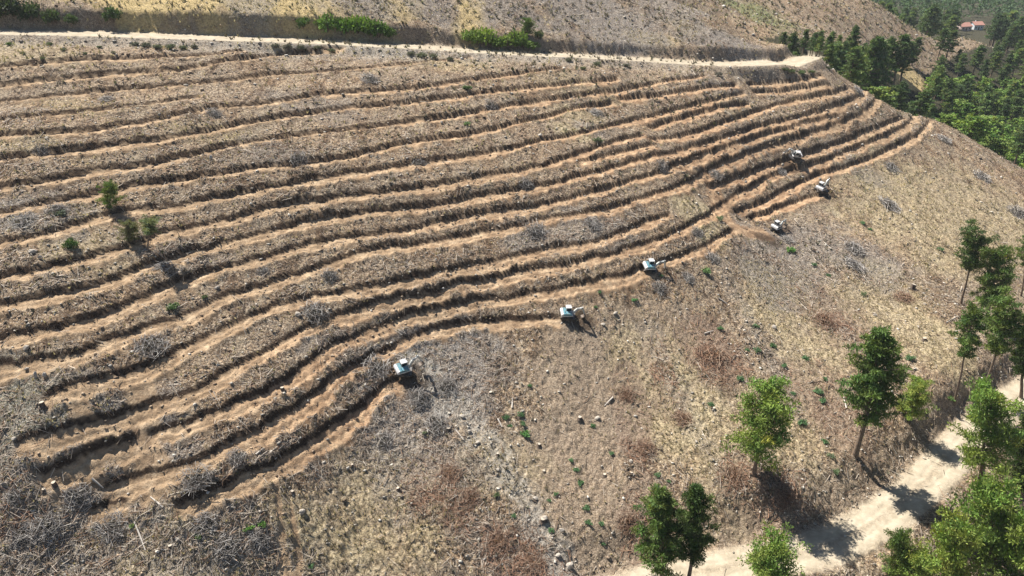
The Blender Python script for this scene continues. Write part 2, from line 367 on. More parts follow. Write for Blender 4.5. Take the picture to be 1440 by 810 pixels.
baresoil = blob_mask([(820,560,10,16,.9),(790,650,8,10,.8),(830,710,9,8,.8),(850,480,10,8,.5),(930,470,7,7,.4),(1060,330,5,8,.8)], .4)
for pts, hw, s in [([(610,535),(650,580),(690,625),(720,680),(760,740),(790,790),(815,815)], 2.2, .9), ([(930,500),(960,560),(1000,640)],2,.3),([(1030,400),(1065,470),(1100,550)],1.6,.35)]:
    near, d, S, OV, tot = strip(world_line(pts), hw + 5)
    pale = np.maximum(pale, np.where(near, s * (1 - sstep(hw * .4, hw * 1.5, np.abs(d) + 1.6 * n_b + .8 * n_c)), 0))
near, d, S, OV, tot = strip(UP_W, 20)
ap = np.interp(S / tot, np.linspace(0, 1, 8), [.5,.85,.95,.8,.5,.35,.35,.3])
pale = np.maximum(pale, np.where(near & (d < 0), ap * (1 - sstep(4, 13, -d + 3 * n_a + 1.5 * n_b)), 0))
green = blob_mask([(1060,18,14,22,.9),(1090,28,10,16,.7),(20,590,7,6,.15),(1120,60,14,9,.5)], .6)
forest = np.zeros_like(Z0)
RIDGE = np.array([(60,262),(101,232),(125,243),(149,247),(164,232),(172,219),(190,190),(205,150),(220,80)], float)
BARE = [(-600,280),(96,292),(128,305),(168,318),(205,350),(300,436),(280,446),(197,408),(150,384),(100,430),(-600,700)]
def in_poly(x, y, poly):
    c = np.zeros(np.shape(x), bool); n = len(poly)
    for i in range(n):
        x0, y0 = poly[i]; x1, y1 = poly[(i+1) % n]
        if y0 == y1: continue
        c ^= ((y0 > y) != (y1 > y)) & (x < (x1 - x0) * (y - y0) / (y1 - y0) + x0)
    return c
FOREST_POLY = [tuple(p) for p in RIDGE] + [(400,0),(1500,0),(1500,1500),(-300,1500),(-200,760),(150,640),(100,300)]
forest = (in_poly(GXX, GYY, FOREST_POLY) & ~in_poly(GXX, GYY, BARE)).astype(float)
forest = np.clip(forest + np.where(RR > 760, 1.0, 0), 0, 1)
cl = hit(1272, 106); clearing = 1 - sstep(7, 12, np.hypot(GXX - cl[0], GYY - cl[1]) + 3 * n_a)
forest = forest * (1 - clearing); gold = np.maximum(gold, clearing * .8)

fr = hit(1050, 260); fresh = np.clip(1 - np.hypot((GXX - fr[0]) / 110.0, (GYY - fr[1]) / 90.0), 0, 1) * 1.0
fr2 = hit(520, 580); fresh = np.maximum(fresh, np.clip(1 - np.hypot(GXX - fr2[0], GYY - fr2[1]) / 22.0, 0, 1))
greyzone = np.clip(1 - np.hypot((GXX - hit(150,150)[0]) / 90.0, (GYY - hit(150,150)[1]) / 70.0), 0, 1)

def mesh_from(name, V, F, mats, attrs=None, smooth=False, fcol=None):
    """V (n,3), F (m,k) all faces same size"""
    me = bpy.data.meshes.new(name)
    V = np.asarray(V, np.float32); F = np.asarray(F, np.int32); k = F.shape[1]
    me.vertices.add(len(V)); me.vertices.foreach_set('co', V.ravel())
    me.loops.add(F.size); me.loops.foreach_set('vertex_index', F.ravel())
    me.polygons.add(len(F)); me.polygons.foreach_set('loop_start', np.arange(0, F.size, k, dtype=np.int32))
    me.polygons.foreach_set('loop_total', np.full(len(F), k, np.int32))
    if smooth: me.polygons.foreach_set('use_smooth', np.ones(len(F), bool))
    me.update(calc_edges=True)
    for m in (mats if isinstance(mats, (list, tuple)) else [mats]): me.materials.append(m)
    if attrs:
        for an, c in attrs.items():
            a = me.color_attributes.new(an, 'FLOAT_COLOR', 'POINT'); a.data.foreach_set('color', np.asarray(c, np.float32).ravel())
    return me
def obj(name, me, parent=None, kind=None):
    o = bpy.data.objects.new(name, me); COL.objects.link(o)
    if parent: o.parent = parent
    if kind: o['kind'] = kind
    return o
def tag(o, label, cat, group=None):
    o['label'] = label; o['category'] = cat
    if group: o['group'] = group
    return o

# ------------------------------------------------------------------ materials
class NB:
    def __init__(s, name):
        s.m = bpy.data.materials.new(name); s.m.use_nodes = True; s.t = s.m.node_tree; s.b = s.t.nodes['Principled BSDF']; s.b.inputs['Specular IOR Level'].default_value = .2
    def n(s, ty, **k):
        q = s.t.nodes.new(ty)
        for a, v in k.items(): setattr(q, a, v)
        return q
    def l(s, a, b): s.t.links.new(a, b)
    def val(s, i, v):
        if isinstance(v, (int, float)): i.default_value = v
        elif isinstance(v, tuple): i.default_value = v if len(v) == 4 else v + (1,)
        else: s.l(v, i)
    def noise(s, sc, det=3, rough=.55, vec=None, dist=0):
        q = s.n('ShaderNodeTexNoise'); q.inputs['Scale'].default_value = sc; q.inputs['Detail'].default_value = det; q.inputs['Roughness'].default_value = rough; q.inputs['Distortion'].default_value = dist
        s.l(vec if vec is not None else s.pos, q.inputs['Vector']); return q.outputs['Fac']
    def ramp(s, fac, stops, interp='LINEAR'):
        q = s.n('ShaderNodeValToRGB'); s.l(fac, q.inputs[0]); r = q.color_ramp; r.interpolation = interp
        while len(r.elements) < len(stops): r.elements.new(.5)
        for e, (p, c) in zip(r.elements, stops): e.position = p; e.color = (c if isinstance(c, tuple) else (c, c, c)) + (1,)
        return q.outputs[0]
    def mix(s, f, a, b, bt='MIX'):
        q = s.n('ShaderNodeMix', data_type='RGBA', blend_type=bt); s.val(q.inputs[0], f); s.val(q.inputs[6], a); s.val(q.inputs[7], b); return q.outputs[2]
    def math(s, op, a, b=0.0, c=None, clamp=False):
        q = s.n('ShaderNodeMath', operation=op, use_clamp=clamp); s.val(q.inputs[0], a); s.val(q.inputs[1], b)
        if c is not None: s.val(q.inputs[2], c)
        return q.outputs[0]
    def geo(s):
        g = s.n('ShaderNodeNewGeometry'); s.pos = g.outputs['Position']; return s
    def objc(s):
        g = s.n('ShaderNodeTexCoord'); s.pos = g.outputs['Object']; return s
    def bump(s, h, st, d):
        q = s.n('ShaderNodeBump'); q.inputs['Strength'].default_value = st; q.inputs['Distance'].default_value = d; s.l(h, q.inputs['Height']); s.l(q.outputs[0], s.b.inputs['Normal'])

def ground_material():
    q = NB('hillside ground').geo(); q.b.inputs['Roughness'].default_value = .95; q.b.inputs['Specular IOR Level'].default_value = .08
    def attr(n):
        a = q.n('ShaderNodeAttribute'); a.attribute_name = n; s = q.n('ShaderNodeSeparateColor'); q.l(a.outputs['Color'], s.inputs[0])
        return s.outputs[0], s.outputs[1], s.outputs[2], a.outputs['Alpha']
    m1 = attr('cover_a'); m2 = attr('cover_b'); m3 = attr('cover_c')
    n1 = q.noise(.11, 4, .6); n2 = q.noise(.55, 4, .65); n3 = q.noise(2.4, 4, .7, dist=.6); n4 = q.noise(5.2, 4, .8); n5 = q.noise(1.1, 5, .75, dist=1.2)
    # litter, soil and dead grass of the cleared slope
    c = q.ramp(n3, [(.34,(.032,.022,.015)),(.43,(.13,.092,.062)),(.50,(.26,.192,.128)),(.58,(.42,.325,.22)),(.68,(.68,.56,.41))])
    c = q.mix(q.ramp(n1, [(.4,0.),(.6,.8)]), c, q.mix(1, c, (1.08,.97,.84), 'MULTIPLY'))
    c = q.mix(q.ramp(n5, [(.36,.75),(.48,0.)]), c, (.085,.070,.058))
    specks = q.ramp(n4, [(.55,0.),(.61,.85)])
    c = q.mix(specks, c, (.56,.51,.44))
    c = q.mix(q.ramp(n4, [(.38,.85),(.45,0.)]), c, (.05,.04,.033))
    mp = q.n('ShaderNodeMapping'); mp.inputs['Scale'].default_value = (.42, .12, .12); mp.inputs['Rotation'].default_value = (0, 0, math.radians(-14)); q.l(q.pos, mp.inputs[0])
    n6 = q.noise(1.0, 4, .6, vec=mp.outputs[0], dist=.8)
    c = q.mix(q.ramp(n6, [(.36,.72),(.47,0.)]), c, q.mix(1, c, (.44,.37,.33), 'MULTIPLY'))
    c = q.mix(q.ramp(n6, [(.54,0.),(.66,.6)]), c, q.mix(.5, c, (.46,.385,.27)))
    c = q.mix(q.ramp(n2, [(.36,.6),(.46,0.)]), c, q.mix(1, c, (.40,.35,.32), 'MULTIPLY'))
    c = q.mix(q.math('MULTIPLY', m3[2], .85), c, q.ramp(n4, [(.36,(.12,.09,.065)),(.49,(.26,.20,.145)),(.62,(.47,.385,.29))]))
    dg = q.ramp(n3, [(.34,(.12,.095,.058)),(.49,(.38,.31,.19)),(.66,(.64,.54,.35))])
    c = q.mix(q.math('MULTIPLY', m2[0], q.ramp(n2, [(.35,.35),(.6,1.)])), c, dg)
    gd = q.ramp(n3, [(.28,(.24,.18,.085)),(.5,(.50,.385,.19)),(.7,(.68,.54,.30))])
    c = q.mix(q.math('MULTIPLY', m3[1], q.ramp(n5, [(.34,.3),(.5,1.)])), c, gd)
    br = q.ramp(n4, [(.36,(.045,.04,.037)),(.46,(.14,.126,.115)),(.54,(.29,.265,.24)),(.64,(.58,.55,.50))])
    c = q.mix(q.math('MULTIPLY', m2[1], q.ramp(n5, [(.4,.35),(.55,.95)])), c, br)
    rb = q.ramp(n4, [(.36,(.075,.052,.04)),(.5,(.22,.155,.115)),(.64,(.42,.33,.255))])
    c = q.mix(q.math('MULTIPLY', m3[0], q.ramp(n3, [(.35,.3),(.55,.95)])), c, rb)
    pl = q.ramp(n4, [(.32,(.12,.11,.095)),(.48,(.33,.31,.27)),(.62,(.54,.51,.45))])
    c = q.mix(q.math('MULTIPLY', m2[3], q.ramp(n5, [(.38,.15),(.56,.8)])), c, pl)
    gr = q.ramp(n3, [(.3,(.05,.08,.03)),(.5,(.13,.20,.06)),(.7,(.24,.30,.12))])
    c = q.mix(q.math('MULTIPLY', m1[3], q.ramp(n5, [(.42,.0),(.55,.9)])), c, gr)
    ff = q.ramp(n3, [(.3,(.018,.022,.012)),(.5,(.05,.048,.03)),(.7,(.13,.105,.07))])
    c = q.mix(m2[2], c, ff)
    # worked earth
    so = q.ramp(n2, [(.3,(.19,.13,.08)),(.5,(.34,.24,.15)),(.7,(.53,.40,.265))])
    fo = q.ramp(n2, [(.3,(.21,.125,.07)),(.5,(.36,.23,.138)),(.7,(.55,.39,.24))])
    s_ = q.mix(m3[3], so, fo)
    s_ = q.mix(q.ramp(n4, [(.36,.5),(.47,0.)]), s_, (.13,.092,.066))
    s_ = q.mix(q.ramp(n4, [(.62,0.),(.72,.5)]), s_, (.60,.52,.42))
    c = q.mix(q.math('MULTIPLY', m1[0], q.ramp(n5, [(.33,.45),(.48,1.)])), c, s_)
    fa = q.ramp(n4, [(.3,(.022,.015,.011)),(.5,(.05,.033,.023)),(.7,(.11,.075,.052))])  # fresh-cut soil, taken near black so bank shade sits in the colour
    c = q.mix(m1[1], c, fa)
    rd = q.ramp(n2, [(.3,(.28,.238,.172)),(.5,(.37,.318,.238)),(.72,(.46,.405,.315))])
    rd = q.mix(q.ramp(n4, [(.38,.4),(.5,0.)]), rd, (.33,.28,.22))
    c = q.mix(m1[2], c, rd)
    q.l(c, q.b.inputs['Base Color'])
    hb = q.math('ADD', q.math('MULTIPLY', n3, 1.0), q.math('MULTIPLY', n4, .5))
    hb = q.math('MULTIPLY', hb, q.math('SUBTRACT', 1.0, q.math('MULTIPLY', m1[2], .85)))
    hb = q.math('MULTIPLY', hb, q.math('SUBTRACT', 1.0, q.math('MULTIPLY', m1[0], .35)))
    q.bump(hb, 1.0, .38)
    return q.m
M_GROUND = ground_material()

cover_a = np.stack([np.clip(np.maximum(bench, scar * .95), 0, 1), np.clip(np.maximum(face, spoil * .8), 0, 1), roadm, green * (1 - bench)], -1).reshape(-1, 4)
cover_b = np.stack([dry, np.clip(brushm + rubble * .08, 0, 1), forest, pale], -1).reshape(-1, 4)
cover_c = np.stack([redbr, gold, np.clip(baresoil + bankm * .6, 0, 1), fresh], -1).reshape(-1, 4)
idx = np.arange(NR * NT).reshape(NR, NT)
quads = np.stack([idx[:-1,:-1], idx[:-1,1:], idx[1:,1:], idx[1:,:-1]], -1).reshape(-1, 4)[:, ::-1]
gv = np.stack([GXX, GYY, ZG + CAM_Z], -1).reshape(-1, 3)
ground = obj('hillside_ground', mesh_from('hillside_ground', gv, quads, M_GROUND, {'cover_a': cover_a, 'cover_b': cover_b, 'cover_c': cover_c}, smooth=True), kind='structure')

# ------------------------------------------------------------------ loose cover of the slope (nobody could count it)
def scatter(n, x0, x1, y0, y1, prob):
    x = rng.uniform(x0, x1, n); y = rng.uniform(y0, y1, n)
    z = grid_sample(ZG, x, y)
    dep = y * CP - z * SP; px = 720 + FPX * x / dep; py = 405 - FPX * (y * SP + z * CP) / dep
    keep = (px > -60) & (px < 1500) & (py > -25) & (py < 850) & (rng.random(n) < prob(x, y))
    return x[keep], y[keep], z[keep] + CAM_Z
def GSM(F): return lambda x, y: grid_sample(F, x, y)
nearhill = 1 - forest
def stick_mesh(P, Dv, R, C0):
    """triangular tapering sticks: P centre, Dv half vector, R radius, C0 colour"""
    n = len(P); up = np.array([0, 0, 1.0]); a = np.cross(Dv, up); a /= np.linalg.norm(a, axis=1)[:, None] + 1e-9
    b = np.cross(Dv, a); b /= np.linalg.norm(b, axis=1)[:, None] + 1e-9
    V = np.empty((n, 6, 3)); 
    for k in range(3):
        an = 2 * math.pi * k / 3 + .5
        o = (a * math.cos(an) + b * math.sin(an)) * R[:, None]
        V[:, k] = P - Dv + o; V[:, 3 + k] = P + Dv + o * .45
    F = np.array([[0,1,4,3],[1,2,5,4],[2,0,3,5]])
    Fa = (np.arange(n)[:, None, None] * 6 + F[None]).reshape(-1, 4)
    return V.reshape(-1, 3), Fa, np.repeat(np.c_[C0, np.ones(n)], 6, axis=0)
WOODC = np.array([[.48,.41,.34],[.36,.295,.235],[.25,.20,.15],[.62,.55,.46],[.13,.10,.075],[.36,.25,.17],[.25,.155,.10]])
def attr_mat(name, rough=.9, transl=0.0, var=None, tint=False, bumpy=None):
    q = NB(name).geo(); a = q.n('ShaderNodeAttribute'); a.attribute_name = 'tone'; q.b.inputs['Roughness'].default_value = rough
    c = a.outputs['Color']
    if tint:
        oi = q.n('ShaderNodeObjectInfo'); c = q.mix(1, c, oi.outputs['Color'], 'MULTIPLY')
    if var:
        q.objc(); c = q.mix(1, c, q.ramp(q.noise(var[0], 3), [(.3, var[1]), (.7, var[2])]), 'MULTIPLY')
    if bumpy: q.bump(q.noise(bumpy[0], 3), bumpy[1], bumpy[2])
    q.l(c, q.b.inputs['Base Color'])
    if transl:
        tr = q.n('ShaderNodeBsdfTranslucent'); q.l(q.mix(1, c, (1.1, 1.15, .6), 'MULTIPLY'), tr.inputs[0])
        ms = q.n('ShaderNodeMixShader'); ms.inputs[0].default_value = transl
        q.l(q.b.outputs[0], ms.inputs[1]); q.l(tr.outputs[0], ms.inputs[2])
        q.l(ms.outputs[0], q.t.nodes['Material Output'].inputs[0])
    return q.m
M_WOOD = attr_mat('weathered wood', .85)
M_LEAF = attr_mat('needles and leaves', .7, .28, tint=True)
M_GRASS = attr_mat('dry grass blades', .8, .25)
M_STONE = attr_mat('field stone', .9, 0, (2.5, (.75,.75,.75), (1.15,1.13,1.1)), bumpy=(5, .6, .08))
M_BARK = attr_mat('bark', .95, 0, (3.0, (.55,.53,.5), (1.25,1.2,1.15)), bumpy=(9, .8, .05))

onb = 1 - np.clip(bare * 1.1 + roadm * 2, 0, 1)
bdens = np.clip((.125 + 1.0 * brushm + .8 * redbr + .16 * rubble - .5 * face - .25 * dry - .35 * gold - .4 * baresoil) * (0.2 + 1.5 * sstep(-.2, .4, n_a * 1.2 + n_b * .5)), .02, 1) * np.clip(onb + .03, 0, 1) * nearhill
def twigs(n, box, lmin, lmax, rad):
    x, y, z = scatter(n, *box, GSM(bdens))
    k = len(x); az = rng.uniform(0, math.pi * 2, k) ; L_ = rng.uniform(lmin, lmax, k) ** 1.0 * (0.6 + .8 * rng.random(k) ** 2)
    # lie along the slope, a little lifted at one end
    e = .5; zx = (grid_sample(ZG, x + e, y) - grid_sample(ZG, x - e, y)) / (2*e); zy = (grid_sample(ZG, x, y + e) - grid_sample(ZG, x, y - e)) / (2*e)
    dx, dy = np.cos(az), np.sin(az); dz = zx * dx + zy * dy + rng.normal(0, .22, k)
    Dv = np.stack([dx, dy, dz], -1); Dv /= np.linalg.norm(Dv, axis=1)[:, None]; Dv *= (L_ / 2)[:, None]
    R = rng.uniform(rad * .6, rad * 1.4, k)
    P = np.stack([x, y, z + R + np.abs(rng.normal(0, .10, k)) + .02], -1)
    rb = grid_sample(redbr, x, y)
    ci = rng.choice(len(WOODC), k, p=[.24,.2,.14,.12,.1,.1,.1]); C_ = WOODC[ci] * rng.uniform(.75, 1.2, (k, 1))
    C_ = np.where((rb > rng.random(k))[:, None], np.array([.27,.165,.11]) * rng.uniform(.6, 1.6, (k, 1)), C_)
    return stick_mesh(P, Dv, R, C_)
def join(parts):
    V = []; F = []; C_ = []; o = 0
    for v, f, c in parts: V.append(v); F.append(f + o); C_.append(c); o += len(v)
    return np.concatenate(V), np.concatenate(F), np.concatenate(C_)
V, F, Cc = join([twigs(190000, (-95, 110, 45, 135), .5, 2.2, .045), twigs(60000, (-150, 190, 130, 260), .8, 2.2, .06), twigs(9000, (50, 330, 285, 460), 1.2, 3.5, .12)])
print('twigs', len(F) // 3)
tag(obj('twig_litter', mesh_from('twig_litter', V, F, M_WOOD, {'tone': Cc}), kind='stuff'), 'pale dead twigs and slash strewn over the cleared hillside', 'twigs')

def stones(n, box, prob, smin, smax, cols):
    x, y, z = scatter(n, *box, prob); k = len(x)
    O = np.array([[1,0,0],[0,1,0],[-1,0,0],[0,-1,0],[0,0,1],[0,0,-.6],[.7,.6,.55],[-.6,-.7,.5]])
    Fo = np.array([[0,1,6],[1,4,6],[4,0,6],[1,2,4],[2,3,7],[3,4,7],[4,2,7],[3,0,4],[1,0,5],[2,1,5],[3,2,5],[0,3,5]])
    s = smin + (smax - smin) * rng.random(k) ** 3
    Vs = O[None] * rng.uniform(.6, 1.25, (k, 8, 1)); Vs = Vs * (s[:, None, None] * rng.uniform(.6, 1.3, (k, 1, 3)) * np.array([1, 1, .7]))
    a = rng.uniform(0, 6.28, k); ca, sa = np.cos(a)[:, None], np.sin(a)[:, None]
    X_ = Vs[..., 0] * ca - Vs[..., 1] * sa; Y_ = Vs[..., 0] * sa + Vs[..., 1] * ca
    Vs = np.stack([X_ + x[:, None], Y_ + y[:, None], Vs[..., 2] + (z + s * .18)[:, None]], -1)
    C_ = cols[rng.integers(0, len(cols), k)] * rng.uniform(.75, 1.25, (k, 1))
    return Vs.reshape(-1, 3), (np.arange(k)[:, None, None] * 8 + Fo[None]).reshape(-1, 3), np.repeat(np.c_[C_, np.ones(k)], 8, axis=0)
SC = np.array([[.42,.39,.34],[.34,.31,.27],[.50,.47,.42],[.27,.245,.21]]); CC = np.array([[.24,.18,.13],[.33,.25,.18],[.17,.125,.09],[.40,.31,.22]])
stp = np.clip(.13 + pale * .9 + rubble * .15 + .2 * sstep(.2, .5, n_a), 0, 1) * nearhill * (1 - roadm) * (1 - .75 * bare)
V, F, Cc = join([stones(40000, (-95, 110, 45, 140), GSM(stp), .07, .34, SC), stones(16000, (-150, 190, 140, 260), GSM(stp), .14, .5, SC), stones(5000, (60, 330, 285, 460), GSM(stp * 2), .3, .9, SC)])
print('stones', len(F) // 12)
tag(obj('loose_stones', mesh_from('loose_stones', V, F, M_STONE, {'tone': Cc}), kind='stuff'), 'small pale loose stones scattered across the slope', 'stones')
clp = np.clip(.65 * rubble + .10 * bench + .5 * face + .6 * bankm * .6 + .06, 0, 1) * nearhill * (1 - roadm * .98)
V, F, Cc = join([stones(36000, (-95, 110, 45, 140), GSM(clp), .05, .30, CC), stones(20000, (-150, 190, 140, 260), GSM(clp), .12, .5, CC)])
print('clods', len(F) // 12)
tag(obj('earth_clods', mesh_from('earth_clods', V, F, M_STONE, {'tone': Cc}), kind='stuff'), 'brown clods of turned earth along the terrace edges', 'earth')

def tufts(n, box, prob, hmin, hmax, cols, blades=4, spread=.5, wid=.35):
    x, y, z = scatter(n, *box, prob); k = len(x)
    h = rng.uniform(hmin, hmax, k); P = np.stack([x, y, z - .04], -1)
    Vv = np.empty((k, blades, 3, 3)); 
    for b in range(blades):
        a = rng.uniform(0, 6.28, k); d = np.stack([np.cos(a), np.sin(a), 0 * a], -1); p = np.stack([-np.sin(a), np.cos(a), 0 * a], -1)
        w = (h * wid)[:, None]; c0 = P + d * (h * .15)[:, None]
        Vv[:, b, 0] = c0 + p * w * .5; Vv[:, b, 1] = c0 - p * w * .5
        Vv[:, b, 2] = P + d * (h * spread * rng.uniform(.4, 1.3, k))[:, None] + np.array([0, 0, 1.0]) * (h * rng.uniform(.6, 1.1, k))[:, None]
    C_ = cols[rng.integers(0, len(cols), k)] * rng.uniform(.7, 1.25, (k, 1))
    F_ = np.arange(k * blades * 3).reshape(-1, 3)
    return Vv.reshape(-1, 3), F_, np.repeat(np.c_[C_, np.ones(k)], blades * 3, axis=0)
GC = np.array([[.48,.40,.28],[.42,.35,.24],[.58,.50,.37],[.34,.285,.20],[.29,.26,.18]]); DCc = np.array([[.10,.085,.065],[.15,.125,.10],[.20,.175,.15],[.085,.09,.06]])
gp = np.clip(.16 + .7 * dry + .9 * gold, 0, 1) * nearhill * onb * (0.4 + .9 * sstep(-.3, .3, n_b))
dp = np.clip((.12 + .06 * rubble + .3 * brushm + .25 * pale) * sstep(-.1, .4, n_a + .5 * n_b), 0, 1) * nearhill * onb
V, F, Cc = join([tufts(110000, (-95, 115, 45, 140), GSM(gp), .16, .5, GC), tufts(70000, (-190, 200, 140, 270), GSM(gp), .3, .8, GC), tufts(9000, (50, 330, 285, 460), GSM(nearhill * .5), .5, 1.3, GC, 4, .5, .6)])
print('tufts', len(F) // 4)
tag(obj('dry_grass', mesh_from('dry_grass', V, F, M_GRASS, {'tone': Cc}), kind='stuff'), 'dry yellow grass tufts growing in patches on the slope', 'dry grass')
V, F, Cc = join([tufts(60000, (-95, 115, 45, 140), GSM(dp), .2, .65, DCc, 6, .9, .3), tufts(50000, (-190, 200, 140, 270), GSM(dp), .3, .95, DCc, 6, .9, .35), tufts(12000, (50, 330, 285, 460), GSM(nearhill * .35), .5, 1.4, DCc, 6, .9, .5), tufts(14000, (-260, 60, 175, 300), GSM(nearhill * .3), .4, 1.1, DCc, 6, .9, .4)])
print('scrub', len(F) // 6)
tag(obj('dead_scrub', mesh_from('dead_scrub', V, F, M_GRASS, {'tone': Cc}), kind='stuff'), 'low dark dead scrub dotted over the cleared ground', 'scrub')

# ------------------------------------------------------------------ vegetation builders
def tube(path, radii, sides=6):
    path = np.array(path, float); n = len(path); V = []
    for k in range(n):
        t = path[min(k+1, n-1)] - path[max(k-1, 0)]; t /= np.linalg.norm(t) + 1e-9
        a = np.cross(t, [0, 0, 1.0] if abs(t[2]) < .9 else [1.0, 0, 0]); a /= np.linalg.norm(a); b = np.cross(t, a)
        for s in range(sides):
            an = 2 * math.pi * s / sides
            V.append(path[k] + radii[k] * (a * math.cos(an) + b * math.sin(an)))
    F = [[k*sides+s, k*sides+(s+1)%sides, (k+1)*sides+(s+1)%sides, (k+1)*sides+s] for k in range(n-1) for s in range(sides)]
    return np.array(V), np.array(F)
def col_rep(c, n): return np.tile(np.r_[c, 1.0], (n, 1))
def leaf_quads(r, cen, ext, cnt, size, tone, wd=.26):
    """cnt small blades filling a flattened clump round cen"""
    u = r.normal(0, 1, (cnt, 3)); u /= np.linalg.norm(u, axis=1)[:, None]; rad = r.random(cnt) ** .45
    c = cen + u * rad[:, None] * ext
    a = u + r.normal(0, .55, (cnt, 3)); a /= np.linalg.norm(a, axis=1)[:, None]
    b = np.cross(a, r.normal(0, 1, (cnt, 3))); b /= np.linalg.norm(b, axis=1)[:, None] + 1e-9
    s = size * r.uniform(.7, 1.35, (cnt, 1))
    V = np.stack([c - a*s*.5, c + b*s*wd, c + a*s*.6, c - b*s*wd], 1)
    T_ = np.repeat(tone * r.uniform(.78, 1.25, (cnt, 1)), 4, axis=0)
    return V.reshape(-1, 3), np.arange(cnt * 4).reshape(-1, 4), np.c_[T_, np.ones(cnt * 4)]
def tree_parts(seed, Hh, R, cs, shape, nl, nc, nleaf, size, tw=.022, pad=.62, wd=.26):
    r = np.random.default_rng(seed)
    bend = r.normal(0, .012 * Hh, (9, 2)); bend[0] = 0; bend = np.cumsum(bend, axis=0) * .6
    tp = np.array([[bend[k,0], bend[k,1], Hh * .97 * k / 8] for k in range(9)]); tp[0,2] = -.5
    tr = Hh * tw * np.array([1.35, 1, .88, .78, .66, .54, .4, .25, .1])
    trunk = tube(tp, tr, 8); br = []; lf = []
    lob = r.uniform(0, 6.28, 3)
    for i in range(nl):
        t = (i + r.random()) / nl; h = Hh * (cs + (1 - cs) * t * .97)
        if shape == 'round': pr = math.sqrt(max(.03, 1 - ((t - .42) / .62) ** 2))
        elif shape == 'cone': pr = (1 - t) ** .75 * .95 + .10
        elif shape == 'tall': pr = (1.15 * math.sin(math.pi * min(1, .22 + t * .78)) ** .6) * (1 - .25 * t)
        else: pr = math.sqrt(max(.03, 1 - ((t - .62) / .64) ** 2))
        az = i * 2.399 + r.normal(0, .5)
        ln = R * pr * r.uniform(.45, 1.18) * (1 + .16 * math.sin(az * 2 + lob[0]) + .10 * math.sin(az * 3 + h + lob[1]))
        q = np.array([np.interp(h, tp[:,2], tp[:,0]), np.interp(h, tp[:,2], tp[:,1]), h])
        el = r.uniform(.0, .38) + (.35 * t if shape != 'cone' else -.05)
        d = np.array([math.cos(az) * math.cos(el), math.sin(az) * math.cos(el), math.sin(el)])
        e = q + d * ln; mid = q + d * ln * .5 + np.array([0, 0, -.04 * ln])
        br.append(tube([q, mid, e], [Hh * .0065 * (1.2 - t * .6), Hh * .0042, Hh * .0015], 4))
        tone = np.array([1.0, 1.0, 1.0]) * r.uniform(.8, 1.2)
        for c in range(nc):
            f = .98 - c * (.62 / max(nc - 1, 1)) + r.normal(0, .05)
            cen = q + d * ln * f + r.normal(0, .06 * R, 3)
            ex = R * (.17 + .06 * r.random()) * np.array([1.15, 1.15, pad]) * (1.1 if f < .6 else 1)
            lf.append(leaf_quads(r, cen, ex, nleaf, size, tone * np.array([r.uniform(.85, 1.25), 1.0, r.uniform(.75, 1.1)]) * (1 if r.random() > .03 else np.array([1.25, 1.0, .8])), wd))
    def cat(ps, c):
        V = []; F = []; o = 0
        for v, f in ps: V.append(v); F.append(f + o); o += len(v)
        V = np.concatenate(V); return V, np.concatenate(F), col_rep(c, len(V))
    tv = cat([trunk], (.20, .155, .12)); bv = cat(br, (.17, .135, .11)); lv = join(lf)
    return tv, bv, lv
TREES = {}
def tree_kind(key, *a, **k):
    tv, bv, lv = tree_parts(*a, **k)
    TREES[key] = (mesh_from('trunk', *tv[:2], M_BARK, {'tone': tv[2]}, True), mesh_from('branches', *bv[:2], M_BARK, {'tone': bv[2]}, True), mesh_from('crown', *lv[:2], M_LEAF, {'tone': lv[2]}), a[1], a[2])
tree_kind('round0', 101, 12, 4.6, .26, 'round', 46, 4, 54, .50, pad=.38, wd=.13)
tree_kind('round1', 102, 12, 4.2, .26, 'round', 48, 4, 50, .50, pad=.38, wd=.13)
tree_kind('tall0', 103, 14, 3.3, .32, 'tall', 62, 4, 44, .48, pad=.36, wd=.13)
tree_kind('tall1', 104, 14, 3.0, .12, 'tall', 66, 4, 44, .48, pad=.36, wd=.13)
tree_kind('high0', 105, 13, 3.0, .55, 'high', 30, 4, 50, .44, tw=.016, pad=.36, wd=.13)
tree_kind('high1', 106, 13, 3.4, .50, 'high', 34, 4, 50, .44, tw=.016, pad=.36, wd=.13)
tree_kind('leafy0', 107, 9, 4.4, .12, 'round', 60, 4, 50, .36, wd=.2, pad=.5)
tree_kind('leafy1', 108, 9, 4.0, .08, 'round', 54, 4, 50, .36, wd=.2, pad=.5)
for k in range(4): tree_kind('far%d' % k, 120 + k, 15, 3.2 + .2 * k, .28 + .06 * (k % 2), ['tall', 'cone', 'cone', 'tall'][k], 46, 3, 17, .80, pad=.36, wd=.18)
for k in range(2): tree_kind('farleafy%d' % k, 130 + k, 10, 4.3, .12, 'round', 40, 3, 16, .85)
def put_tree(name, key, loc, hgt, rad, lean=(0, 0), color=(1, 1, 1), label='', cat='tree', group=None, rz=None):
    e = bpy.data.objects.new(name, None); COL.objects.link(e); e.empty_display_size = .5
    tm, bm_, lm, H0, R0 = TREES[key]
    for nm, me in (('trunk', tm), ('branches', bm_), ('crown', lm)):
        o = bpy.data.objects.new(nm, me); COL.objects.link(o); o.parent = e
        o.color = (*color, 1) if nm == 'crown' else (1, 1, 1, 1)
    e.location = loc; e.scale = (rad / R0, rad / R0, hgt / H0)
    up = Vector((lean[0], lean[1], 1)).normalized()
    q = Vector((0, 0, 1)).rotation_difference(up); q2 = Euler((0, 0, random.uniform(0, 6.28) if rz is None else rz)).to_quaternion()
    e.rotation_mode = 'QUATERNION'; e.rotation_quaternion = q @ q2
    tag(e, label, cat, group)
    return e
